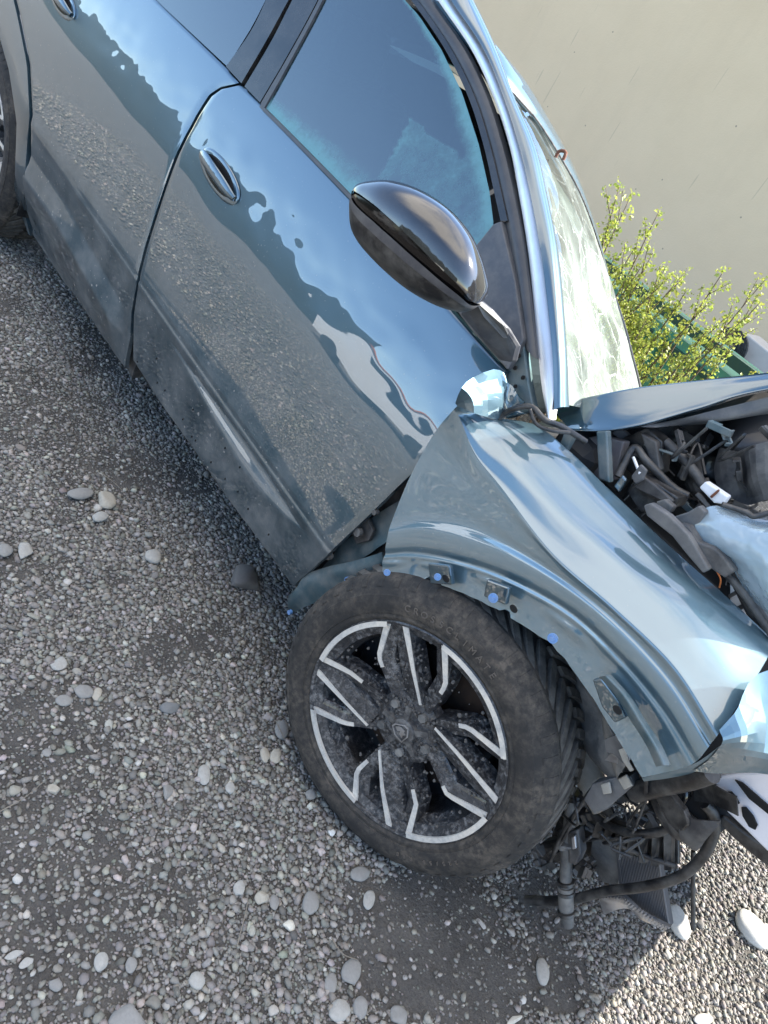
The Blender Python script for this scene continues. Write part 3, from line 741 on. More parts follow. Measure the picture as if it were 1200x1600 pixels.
for i in range(50):
    for j in range(60):
        u, v = j/59, i/49
        e = max(1-v/.16, 1-(1-u)/.13, .6*(1-u/.09)); e = max(0, e)
        # dusty wedge painted for the lit far window seen through the glass
        q = P[i][j]; d = q-CAM; t = d.dot(RF); X_, Y_ = 600+FPX*d.dot(RX)/t, 800+FPX*d.dot(RD)/t
        wedge = (X_-640)*.9+(Y_-180)*.0
        inside = (Y_ > 182+(X_-640)*.75) and (Y_ > 182+(640-X_)*2.0) and X_ > 596
        if inside: e = max(e, .50)
        edge.append(min(1, e))
at_ = o.data.attributes.new('edge', 'FLOAT', 'POINT'); at_.data.foreach_set('value', edge)
P = coons(Gl([(120, -120), (190, -55), (250, 6), (355, 104)]), Gl([(355, 104), (395, 40), (430, -30), (470, -120)]), Gl([(300, -220), (470, -120)]), Gl([(120, -120), (180, -190), (300, -220)]), 12, 12)
gridobj('rear_window', P, REARGL, rd, 0)
# pillars
def gstrip(name, l1, l2, mat, off=-.004, th=.012, par=car, n=30, bulge=0, rows=2):
    a = catmull(Gl(l1, off), n); b = catmull(Gl(l2, off), n); P = []
    for k in range(rows+1):
        t = k/rows; P.append([p.lerp(q, t)+Vector((0, -bulge*math.sin(math.pi*t), 0)) for p, q in zip(a, b)])
    return gridobj(name, P, mat, par, th, sharp=50)
gstrip('pillar_trim', [(353, 104), (392, 48), (420, -10), (450, -80)], [(377, 130), (418, 60), (456, -10), (500, -90)], GLOSS, par=rd)
gstrip('pillar_trim', [(382, 135), (424, 64), (462, -10), (508, -90)], [(406, 160), (446, 92), (492, 8), (540, -90)], GLOSS, par=fd)
gstrip('window_seal', [(407, 162), (448, 92), (494, 8), (530, -70)], [(413, 168), (453, 96), (500, 8), (536, -70)], TRIMGREY, -.006, .006, fd)
gstrip('belt_seal', [(408, 163), (470, 225), (555, 312), (640, 400), (712, 470)], [(405, 167), (467, 229), (551, 316), (636, 404), (708, 474)], TRIMGREY, -.006, .006, fd)
gstrip('window_frame', [(600, -60), (652, 5), (700, 75), (738, 150), (762, 225), (780, 300), (800, 400), (822, 545)], [(640, -60), (676, 5), (724, 75), (760, 150), (784, 225), (802, 300), (820, 400), (838, 560)], TRIMGREY, .0, .02, fd, 60, .004, 4)
gstrip('window_frame_lip', [(594, -60), (646, 5), (694, 75), (731, 150), (755, 225), (772, 300), (782, 345)], [(604, -60), (656, 5), (704, 75), (741, 150), (765, 225), (783, 300), (793, 345)], GLOSS, -.008, .01, fd, 60)
# chrome strip down the pillar, ending in a point
gstrip('chrome_strip', [(650, -60), (684, 0), (735, 75), (770, 150), (795, 225), (810, 300), (826, 400), (838, 520), (846, 600), (856, 656)], [(672, -60), (706, 0), (755, 75), (787, 150), (811, 225), (829, 300), (846, 400), (860, 520), (866, 600), (860, 656)], CHROME, .010, .02, car, 80, .003, 4)
# painted pillar between the chrome and the windscreen
def surf(name, rows, mat, par, n=60, m=8, th=.01, d=Vector((0, 1, 0)), sharp=None):
    R = [catmull([at(*p) for p in r], n) for r in rows]; cols = [catmull([r[j] for r in R], m) for j in range(n)]
    P = [[cols[j][i] for j in range(n)] for i in range(m)]
    return gridobj(name, P, mat, par, th, d, sharp=sharp)
surf('front_pillar', [[(668,-60,.265), (704,0,.265), (754,75,.26), (786,150,.25), (810,225,.23), (828,300,.215), (846,400,.185), (862,540,.165), (866,640,.16)],
                      [(688,-60,.275), (720,0,.275), (762,70,.268), (796,150,.258), (824,225,.24), (842,300,.226), (862,400,.196), (874,540,.172), (876,636,.168)],
                      [(702,-60,.30), (734,0,.30), (770,72,.292), (800,150,.282), (832,225,.264), (850,300,.25), (869,400,.22), (881,540,.194), (884,636,.19)],
                      [(706,-60,.34), (738,0,.34), (774,78,.33), (800,160,.315), (832,235,.29), (850,310,.275), (869,400,.245), (881,540,.215), (886,636,.21)]], PAINT_CLEAN, car, 70, 14)
# sail panel and mirror
SAIL = simple('sail_plastic', (.045, .046, .052), .38, dust=.2)
V, F = prism([G(770, 350, -.012), G(783, 345, -.012), G(806, 440, -.012), G(818, 530, -.014), G(792, 578, -.014), G(735, 515, -.012), G(690, 455, -.012), G(730, 400, -.012)], .02, Vector((0, 1, 0)))
o = mesh('mirror_base', V, F, SAIL, fd, False); b = o.modifiers.new('bevel', 'BEVEL'); b.width = .003; b.segments = 2
mirror = plate('wing_mirror', [(724,470),(742,466),(762,482),(788,512),(806,540),(800,566),(778,562),(748,528),(718,492)], [-.05,-.055,-.03,.01,.06,.09,.08,.02,-.04], .022, SAIL, car, .007)
o = plate('mirror_arm_highlight', [(742,470),(757,476),(786,508),(796,528),(786,528),(756,496)], [-.062,-.04,.0,.04,.03,-.03], .006, GREYPL, mirror, .003)  # lighter grey plate standing for the highlight along the arm
ST = [((550, 309), (548, 312), -.185, .004), ((556, 293), (547, 330), -.180, .020), ((575, 286), (553, 365), -.172, .040), ((610, 285), (580, 403), -.158, .060), ((655, 299), (630, 448), -.135, .072), ((700, 328), (678, 476), -.108, .075), ((733, 366), (714, 487), -.082, .072), ((752, 405), (734, 486), -.062, .06), ((762, 445), (750, 476), -.045, .035), ((760, 464), (755, 468), -.04, .006)]
FR = [(.8, .3, .3), (.80, .42, .42), (.76, .40, .40), (.66, .36, .44), (.52, .27, .34), (.40, .20, .25), (.32, .13, .17), (.24, .08, .10), (.2, .05, .1), (.2, .05, .1)]
def mstat(s):
    k = min(len(ST)-2, int(s)); t = s-k; f = lambda a, b: a+(b-a)*t
    def cr(get):
        a, b, c, d = [get(ST[min(len(ST)-1, max(0, k+i))]) for i in (-1, 0, 1, 2)]
        return .5*((2*b)+(c-a)*t+(2*a-5*b+4*c-d)*t*t+(-a+3*b-3*c+d)*t**3)
    T = at(cr(lambda q: q[0][0]), cr(lambda q: q[0][1]), cr(lambda q: q[2])); B = at(cr(lambda q: q[1][0]), cr(lambda q: q[1][1]), cr(lambda q: q[2]))
    return T, B, max(.003, cr(lambda q: q[3])), [f(a, b) for a, b in zip(FR[k], FR[k+1])]
AX = (at(755, 450, -.04)-at(556, 310, -.18)).normalized()
def mring(s, f0, f1, n, off=0, back=False):
    T, B, dp, _ = mstat(s); mid = (T+B)/2; v = (T-B)/2; H = max(.002, v.length); vv = v/H; nr = AX.cross(vv).normalized()
    if nr.dot(CAM-mid) < 0: nr = -nr
    out = []
    for i in range(n):
        f = f0+(f1-f0)*i/(n-1); h = min(1, max(-1, 2*f-1)); dd = (max(0, 1-abs(h)**2.3))**.5
        out.append(mid+vv*h*(H+off)+nr*((-dp*.9 if back else dp)*dd+(off if not back else -off)))
    return out
def mpart(name, fa, fb_, mat, n=12, off=0, s0=0, s1=9):
    P = []
    for k in range(61):
        s = s0+(s1-s0)*k/60; fr_ = mstat(s)[3]; a_ = fa(fr_); b__ = fb_(fr_); P.append(mring(s, a_, b__, n, off))
    return gridobj(name, P, mat, mirror, 0)
PIANO = simple('mirror_gloss', (.010, .010, .011), .07, coat=.8, dust=.10, dustcol=(.2, .2, .2), scale=9); PIANO.node_tree.nodes['Principled BSDF'].inputs['Coat IOR'].default_value = 1.6
INSET = simple('inset_black', (.004, .003, .003), .12); INSET.node_tree.nodes['Principled BSDF'].inputs['IOR'].default_value = 1.3
mpart('mirror_cap', lambda f: f[0], lambda f: 1.0, PIANO, 16, .003)
mpart('mirror_inset', lambda f: f[2], lambda f: f[0], INSET, 8, -.004)
mpart('mirror_band', lambda f: f[1]-.0, lambda f: f[1]+(f[0]-f[1])*.42, SAIL, 6, .0015)
mpart('mirror_lower_shell', lambda f: 0.0, lambda f: f[1], BLACKPL, 10, 0)
P = [mring(9*k/60, 0, 1, 20, 0, True) for k in range(61)]; gridobj('mirror_back_shell', P, GLOSS, mirror, 0)

# roof, header and rails
tube('roof_rail', [Vector((-2.5, .31, 1.49)), Vector((-2.3, .30, 1.52)), Vector((-1.6, .29, 1.53)), Vector((-1.22, .30, 1.515)), at(722, 22, .31)], [.008, .014, .014, .012, .006], GLOSS, car, n=24)
# windscreen -----------------------------------------------------------
def ws_mat():
    a = NT('shattered_screen')
    dn = a.n('ShaderNodeTexNoise'); dn.inputs['Scale'].default_value = 6; dn.inputs['Detail'].default_value = 5; a.l(a.g.outputs['Position'], dn.inputs['Vector'])
    ds = a.n('ShaderNodeVectorMath', operation='SCALE'); a.l(dn.outputs['Color'], ds.inputs[0]); ds.inputs['Scale'].default_value = .16
    da = a.n('ShaderNodeVectorMath', operation='ADD'); a.l(a.g.outputs['Position'], da.inputs[0]); a.l(ds.outputs[0], da.inputs[1]); W_ = da.outputs[0]
    v = a.vor(26, 'DISTANCE_TO_EDGE', vec=W_); v2 = a.vor(8, 'DISTANCE_TO_EDGE', vec=W_); n = a.noise(5, 7, .6, W_)
    vc = a.n('ShaderNodeTexVoronoi'); vc.inputs['Scale'].default_value = 8; a.l(W_, vc.inputs['Vector'])
    crack = a.math('MAXIMUM', a.math('MULTIPLY', a.math('LESS_THAN', v, .018), a.math('GREATER_THAN', a.noise(9, 2), .52)), a.math('LESS_THAN', v2, .011))
    z = a.xyz(2); low = a.maprange(z, 1.36, 1.16)
    m = a.math('MULTIPLY', low, a.math('MAXIMUM', a.math('MULTIPLY', crack, .6), a.ramp(n, [(.40, .22), (.56, .62)])))
    gl = a.n('ShaderNodeBsdfGlossy'); gl.inputs['Roughness'].default_value = .04
    fac = a.n('ShaderNodeVectorMath', operation='SUBTRACT'); a.l(vc.outputs['Color'], fac.inputs[0]); fac.inputs[1].default_value = (.5, .5, .5)
    sc = a.n('ShaderNodeVectorMath', operation='SCALE'); a.l(fac.outputs[0], sc.inputs[0]); sc.inputs['Scale'].default_value = .22
    ad = a.n('ShaderNodeVectorMath', operation='ADD'); a.l(a.g.outputs['Normal'], ad.inputs[0]); a.l(sc.outputs[0], ad.inputs[1])
    nm = a.n('ShaderNodeVectorMath', operation='NORMALIZE'); a.l(ad.outputs[0], nm.inputs[0]); a.l(nm.outputs[0], gl.inputs['Normal'])
    tr = a.n('ShaderNodeBsdfTransparent'); tr.inputs[0].default_value = (.62, .78, .75, 1)
    fr_ = a.n('ShaderNodeFresnel'); fr_.inputs[0].default_value = 1.5
    m1 = a.n('ShaderNodeMixShader'); a.l(fr_.outputs[0], m1.inputs[0]); a.l(tr.outputs[0], m1.inputs[1]); a.l(gl.outputs[0], m1.inputs[2])
    df = a.n('ShaderNodeBsdfDiffuse'); a.l(a.mix(crack, (.28, .32, .285), (.46, .50, .46)), df.inputs[0])
    m2 = a.n('ShaderNodeMixShader'); a.l(m, m2.inputs[0]); a.l(m1.outputs[0], m2.inputs[1]); a.l(df.outputs[0], m2.inputs[2]); a.l(m2.outputs[0], a.out.inputs[0]); return a.m
near = catmull([at(773, 117, .30), at(800, 180, .28), at(828, 260, .26), at(850, 350, .235), at(868, 450, .215), at(878, 540, .2), at(884, 632, .2)], 46)
ed = catmull([near[0], at(812,160,.40), at(850,207,.55), at(905,302,.85), at(934,380,1.12), at(950,436,1.32)], 40)
far_e = catmull([at(1004,640,.85), at(999,605,.86), at(988,560,.92), at(972,500,1.05), at(950,436,1.32)], 46)
bot = catmull([near[-1], at(930,640,.36), at(975,640,.6), at(1004,640,.85)], 40)
P = coons(bot, far_e, ed, near[::-1], 60, 54)
for i, r in enumerate(P):
    for jj, q in enumerate(r):
        s, t = 1-i/59, jj/53; kk = sm(.12, .5, s)*sm(0, .15, t)*(1-sm(.93, 1, s))*(1-sm(.85, 1, t))
        q += Vector((.7, 0, .7))*(.015*noise.noise(q*5)+.006*noise.noise(q*17)-.02*sm(.3, .6, s)*math.sin(t*3.14))*kk
gridobj('windscreen', P, ws_mat(), car, 0, smooth=True, sharp=12)
tube('screen_header', [q+Vector((-.003, 0, .003)) for q in ed], .0035, BLACKPL, car)
tube('screen_seal', [q+Vector((.0, -.003, 0)) for q in near], .0035, BLACKPL, car)
tube('screen_edge', [q+Vector((.0, 0, 0.002)) for q in far_e], .004, BLACKPL, car)
RP = []
for k, e in enumerate(ed):
    t = k/39; yn = e.y; dr = .25*max(0, yn-.31); yb = .29+(1.5-.29)*t
    RP.append(catmull([e, e+Vector((-.03, 0, .030))*min(1, .3+t*6), e+Vector((-.12, 0, .065 if t > .02 else .040)), Vector((-1.30-.10*t, yn*.5+yb*.5, 1.466-dr-.02*t)), Vector((-1.7, yb, 1.475-dr*.8)), Vector((-2.2, yb, 1.46-dr*.7)), Vector((-2.7, yb, 1.40-dr*.7))], 50))
gridobj('roof', RP, PAINT_CLEAN, car, .02, Vector((0, 0, -1)))
# wiper stub seen over the roof edge
tube('wiper_end', [at(868, 246, .5), at(874, 236, .5), at(884, 238, .5), at(880, 250, .5)], .004, RUST, car, n=8)

# far side, floor, rear and firewall so that the car stands as a body
def far(p): return Vector((p[0], 1.84-Y(p[0], p[2]) if p[2] < 1.06 else 1.84-(.15+.36*(p[2]-1.05)), p[2]))
P = [[far((x, 0, z)) for x in np.linspace(-2.9, -1.7, 12)] for z in np.linspace(.28, 1.05, 22)]
gridobj('far_side', P, PAINT_CLEAN, car, .02, Vector((0, -1, 0)))
P = [[far((x-.6*(z-1.05)*(1 if x < -1.5 else 1.4), 0, z)) for x in np.linspace(-2.7, -1.95, 8)] for z in np.linspace(1.06, 1.20, 4)]
gridobj('far_windows', P, REARGL, car, 0)
gridobj('light_leak_screen', [[q+Vector((0, 0, -.05)) for q in RP[-1][20:]], [Vector((q.x, 1.66, 1.02)) for q in RP[-1][20:]], [Vector((q.x, 1.6, .4)) for q in RP[-1][20:]]], DARK, car, 0)  # dark sheet added to stop light leaking in below the roof
V, F = merge([box_vf((-1.3, .95, .22), 2.6, 1.5, .06), box_vf((-.45, .62, .55), .05, .85, .6), box_vf((-2.85, .92, .7), .06, 1.6, .7), box_vf((-2.7, .92, 1.2), .05, 1.3, .4)])
mesh('underbody', V, F, DARK, car, False)
V, F = merge([box_vf((-1.35, .50, .52), .5, .5, .14), box_vf((-1.62, .50, .88), .14, .48, .62), box_vf((-1.66, .50, 1.24), .1, .25, .18), box_vf((-1.35, 1.3, .52), .5, .5, .14), box_vf((-1.62, 1.3, .88), .14, .48, .62), box_vf((-.74, .58, .84), .3, .55, .16)])
o = mesh('seats_and_dashboard', V, F, SEAT, car, False); b = o.modifiers.new('bevel', 'BEVEL'); b.width = .04; b.segments = 3
#@@NEXT2

# ------------------------------------------------------------------ front wing
def wing():
    R = [
     [(597,906,-.016),(640,902,-.017),(700,918,-.019),(770,950,-.022),(858,1006,-.026),(915,1075,-.028),(962,1150,-.028),(1003,1215,-.026)],
     [(598,880,-.017),(645,880,-.018),(712,892,-.020),(785,918,-.024),(878,972,-.028),(955,1045,-.031),(1010,1125,-.031),(1055,1203,-.028)],
     [(600,866,-0.021),(648,864,-0.022),(714,876,-0.025),(790,902,-0.029),(888,956,-0.035),(968,1030,-0.040),(1035,1110,-0.041),(1085,1192,-0.038)],
     [(606,836,-0.025),(655,830,-0.026),(716,842,-0.029),(792,868,-0.033),(888,924,-0.039),(968,990,-0.044),(1045,1075,-0.045),(1105,1170,-0.042)],
     [(612,815,-0.021),(656,806,-0.022),(714,815,-0.025),(787,848,-0.029),(881,907,-0.035),(964,974,-0.040),(1047,1063,-0.041),(1110,1162,-0.038)],
     [(642,742,-0.022),(668,738,-0.023),(712,770,-0.026),(775,820,-0.030),(871,890,-0.036),(961,962,-0.041),(1049,1053,-0.042),(1115,1157,-0.039)],
     [(680,675,-0.028),(694,692,-0.027),(727,740,-0.028),(780,792,-0.032),(866,877,-0.038),(958,954,-0.043),(1051,1047,-0.044),(1118,1153,-0.041)],
     [(709,640,-0.042),(719,662,-0.037),(742,714,-0.032),(784,766,-0.034),(862,866,-0.040),(956,948,-0.043),(1052,1042,-0.044),(1121,1149,-0.041)],
     [(712,634,-0.042),(722,658,-0.033),(747,712,-0.024),(789,763,-0.028),(867,862,-0.032),(961,944,-0.037),(1058,1037,-0.038),(1126,1142,-0.037)],
     [(716,630,-.050),(737,652,-.010),(772,690,.030),(822,742,.040),(905,842,.036),(1012,925,.032),(1108,1005,.030),(1172,1085,.03)],
     [(718,629,-.048),(757,647,.01),(815,668,.07),(880,718,.085),(952,800,.095),(1050,880,.10),(1145,950,.10),(1205,1020,.10)],
     [(720,629,-.048),(762,650,.03),(832,664,.11),(886,704,.125),(946,762,.135),(1040,850,.14),(1128,928,.14),(1210,1005,.14)],
    ]
    # the side of the wing leans in as it rises
    def lean(px, py, y0):
        y = y0
        for _ in range(20): q = at(px, py, y); y += (y0+.20*(q.z-.60)-y)*.6
        return (px, py, y)
    R = [r if k > 8 else [lean(*t) for t in r] for k, r in enumerate(R)]
    R = [[(a, b_, c_+(.05 if k > 8 else 0)) for a, b_, c_ in r] for k, r in enumerate(R)]
    n, m = 120, 100
    rows = [catmull([at(*p) for p in r], m) for r in R]
    lo, hi_ = rows[7], rows[11]     # the top is one broad, slightly domed skin between the crease and the inner edge
    for k, (t, o) in ((8, (.05, .004)), (9, (.36, .020)), (10, (.74, .016))):
        rows[k] = [a_.lerp(b_, t)+Vector((0, -.5, .86))*o*sm(0, .35, j/(m-1)) for j, (a_, b_) in enumerate(zip(lo, hi_))]
    cols = [catmull([r[j] for r in rows], n) for j in range(m)]
    P = [[cols[j][i] for j in range(m)] for i in range(n)]
    for i in range(n):
        for j in range(m):
            s = i/(n-1)*11; q = P[i][j]; k = sm(8.2, 9.2, s)*sm(0, 8, j)
            q.y += (.0022*noise.noise(q*8)+.0008*noise.noise(q*24))*k+.0004*noise.noise(q*7)
            # sharp folds that run forward from the peak
            for s0, sl_, am in ((8.3, .018, .005), (9.3, .006, -.004)):
                f_ = max(0, 1-abs(s-s0-(j-30)*sl_)/.45); q.z += am*f_*sm(4, 22, j)*(1-sm(60, 90, j))
            # dent in the top of the wing
            d = (q-at(975, 900, .1)).length; q.z -= .006*math.exp(-(d/.05)**2)
            # crease that runs down from the peak and the pressed stripe of the arch
            q.y += .004*math.exp(-((s-2.0)/.22)**2)-.003*math.exp(-((s-1.0)/.25)**2)*(.5+.5*math.sin(j*.35))
    # ragged lower flange with bites
    for j in range(m):
        b = .010*max(0, noise.noise(Vector((j*.22, 3, 0))))+.010*(1 if (20 < j < 26 or 44 < j < 47) else 0)
        P[0][j].z += b; P[1][j].z += b*.5
    return P
WP = wing()
fender = gridobj('front_fender', WP, PAINT_WING_LIT, car, .006, Vector((0, 1, 0)), sharp=75)
# rolled nose of the wing where it is torn, showing its dark inside
surf('fender_lip', [[(1003,1216,.035),(1040,1206,.035),(1085,1193,.03),(1122,1168,.0),(1128,1162,-.005)],[(1006,1221,.06),(1045,1216,.07),(1088,1206,.08),(1130,1185,.08),(1145,1168,.04)]], UNDERPAINT, fender, 30, 6, .004)
NOSE = ( [[(1126,1140,-.005),(1128,1165,.0),(1085,1205,.06)],[(1150,1108,.012),(1160,1165,.02),(1120,1208,.07)],[(1190,1050,.08),(1200,1170,.08),(1170,1208,.09)],[(1240,1060,.12),(1250,1180,.12),(1230,1215,.12)]])
FIN = [[(712,630,.0),(722,606,-.03),(738,590,.0),(770,577,.05),(784,582,.07)],
       [(713,632,0.0),(730,612,-.02),(748,600,.02),(775,592,.06),(790,598,.08)],
       [(714,633,0.0),(736,622,-.01),(758,616,.03),(780,614,.07),(784,618,.09)],
       [(714,634,0.0),(740,634,-.005),(762,634,.04),(782,636,.08),(785,640,.1)],
       [(716,635,0.0),(742,645,.0),(762,652,.05),(776,655,.09),(782,652,.1)]]
def crumple(name, rows, mat, par, n, m, amp, fr=20, th=.004, d=Vector((0, 1, 0)), seed=0, sharp=25):
    R = [catmull([at(*p) for p in r], m) for r in rows]; cols = [catmull([r[j] for r in R], n) for j in range(m)]
    P = [[cols[j][i].copy() for j in range(m)] for i in range(n)]
    for r in P:
        for q in r:
            f = noise.noise(q*fr+Vector((seed, 0, 0))); g = abs(noise.noise(q*fr*.55+Vector((0, seed, 5))))
            q += Vector((.4, 1, .5))*amp*(f*.6+(.5-g*2)*.8)
    return gridobj(name, P, mat, par, th, d, sharp=sharp)
crumple('fender_nose', NOSE, PAINT_WING_LIT, fender, 12, 12, .008, 16, seed=9, sharp=10)
crumple('crumpled_fin', FIN, PAINT_WING_LIT, fender, 9, 9, .0045, 26, sharp=8)
# wheel arch strip torn away towards the sill
ARCH = [[(452,930,.02),(475,900,.03),(510,886,.04),(555,876,.045),(600,862,.045)],
        [(448,948,.03),(480,916,.03),(515,900,.035),(556,893,.04),(600,884,.045)],
        [(458,957,.05),(484,945,.045),(520,932,.05),(560,915,.05),(603,905,.055)]]
crumple('arch_strip', ARCH, UNDERPAINT, fender, 14, 50, .006, 26, .004, seed=3)
for i, (a, b) in enumerate([(605, 894), (684, 901), (771, 934), (864, 997)]):
    p = at(a, b, -.038+(.2*(.5-.6) if i < 2 else -.012)); nr = (CAM-p); nr.z *= .2; nr.normalize(); u = nr.orthogonal().normalized(); v = nr.cross(u); r = .0088 if i > 1 else .0068
    parts = [prism([p+(u*math.cos(t)+v*math.sin(t))*r for t in [k*math.pi/9 for k in range(18)]], .003, nr), prism([p+nr*.003+(u*math.cos(t)+v*math.sin(t))*r*.45 for t in [k*math.pi/6 for k in range(12)]], .003, nr)]
    V, F = merge(parts); mesh('trim_clip', V, F, CLIP, fender, False)
for a, b, c_ in ((455, 956, .02), (545, 905, .02)):
    p = at(a, b, c_); V, F = prism([p+Vector((math.cos(t)*.006, 0, math.sin(t)*.006)) for t in [k*math.pi/6 for k in range(12)]], .008, Vector((0, -1, 0))); mesh('trim_clip', V, F, CLIP, fender, False)
for a, b, r in ((697, 904, .006), (803, 951, .006), (965, 1109, .006)):
    p = at(a, b, -.045); V, F = prism([p+Vector((math.cos(t)*r*1.4, 0, math.sin(t)*r)) for t in [k*math.pi/6 for k in range(12)]], .002, Vector((0, -1, 0))); mesh('flange_hole', V, F, HOLE, fender, False)
# pressed pads along the flange
for pts in ([(925,1062),(940,1060),(968,1098),(978,1122),(960,1130),(940,1105)], [(760,905),(795,918),(790,946),(755,932)], [(668,880),(702,884),(706,914),(672,912)]):
    o = plate('pressed_pad', [(a, b) for a, b in pts], -.030, .012, PAINT_CLEAN, fender, .003)
surf('flange_rib', [[(935,1058,-.028),(960,1085,-.028),(985,1125,-.028),(1010,1165,-.026),(1025,1198,-.022)],[(946,1056,-.040),(973,1085,-.040),(998,1125,-.040),(1022,1165,-.038),(1036,1196,-.034)],[(954,1056,-.028),(984,1090,-.028),(1008,1128,-.028),(1032,1165,-.026),(1046,1196,-.022)]], UNDERPAINT, fender, 30, 10, .004)
# scuffs of red and tan on the wing above the wheel
for pts, mt in (([(893,962),(912,968),(935,990),(960,1003),(940,1008),(918,990)], REDS), ([(935,1015),(965,1020),(985,1045),(968,1046)], DUSTPL), ([(1000,1040),(1010,1050),(1008,1056)], DUSTPL)):
    pass

# hinge pillar in the gap between door and wing
plate('hinge_pillar', [(455,925),(500,880),(640,735),(690,660),(700,700),(650,760),(615,830),(600,870),(560,880),(500,905)], .10, .03, DARKPL, car, .003)
crumple('hinge_bracket', [[(500,890,.07),(535,850,.08),(580,810,.08),(625,780,.08)],[(515,893,.07),(550,862,.07),(592,830,.07),(622,800,.075)],[(535,890,.07),(565,872,.07),(598,850,.065),(615,830,.07)]], UNDERPAINT, car, 12, 24, .008, 22, seed=8)
plate('hinge_plate', [(548,830),(572,806),(583,830),(576,845),(556,850)], .055, .01, DARKPL, car, .002)
for a, b, r in ((563, 831, .010), (517, 868, .009), (590, 800, .006)):
    p = at(a, b, .045); V, F = prism([p+Vector((math.cos(t)*r, 0, math.sin(t)*r)) for t in [k*math.pi/6 for k in range(12)]], .012, Vector((0, -1, 0))); mesh('bolt', V, F, DUSTPL, car, False)
# painted metal between mirror base, pillar and wing
plate('pillar_foot', [(818,535),(826,600),(834,640),(790,655),(782,625),(792,582)], .16, .02, UNDERPAINT, car, .003)
for a, b in ((812, 556), (806, 575), (818, 590), (806, 604)):
    p = at(a, b, .154); V, F = prism([p+Vector((math.cos(t)*.0035, 0, math.sin(t)*.0045)) for t in [k*math.pi/5 for k in range(10)]], .004, Vector((0, -1, 0))); mesh('bolt_hole', V, F, HOLE, car, False)
crumple('torn_bracket', [[(783,592,.12),(800,606,.12),(822,628,.13)],[(778,612,.11),(795,625,.12),(815,640,.13)],[(785,640,.12),(798,648,.12),(822,646,.13)]], PAINT_CLEAN, car, 14, 14, .008, 30, seed=4)
tube('seal_loop', [at(777,655,.1), at(800,640,.1), at(830,636,.11), at(850,655,.11), at(880,668,.15), at(915,690,.2)], .006, BLACKPL, car, n=30)
tube('seal_loop', [at(828,640,.1), at(838,662,.1), at(860,672,.12), at(890,676,.15)], .004, BLACKPL, car, n=24)
plate('pillar_gusset', [(846,575),(868,590),(884,634),(862,642),(850,632)], .2, .01, UNDERPAINT, car, .003)
p = at(861, 623, .19); V, F = prism([p+Vector((math.cos(t)*.005, 0, math.sin(t)*.006)) for t in [k*math.pi/5 for k in range(10)]], .004, Vector((0, -1, 0))); mesh('bolt_hole', V, F, HOLE, car, False)

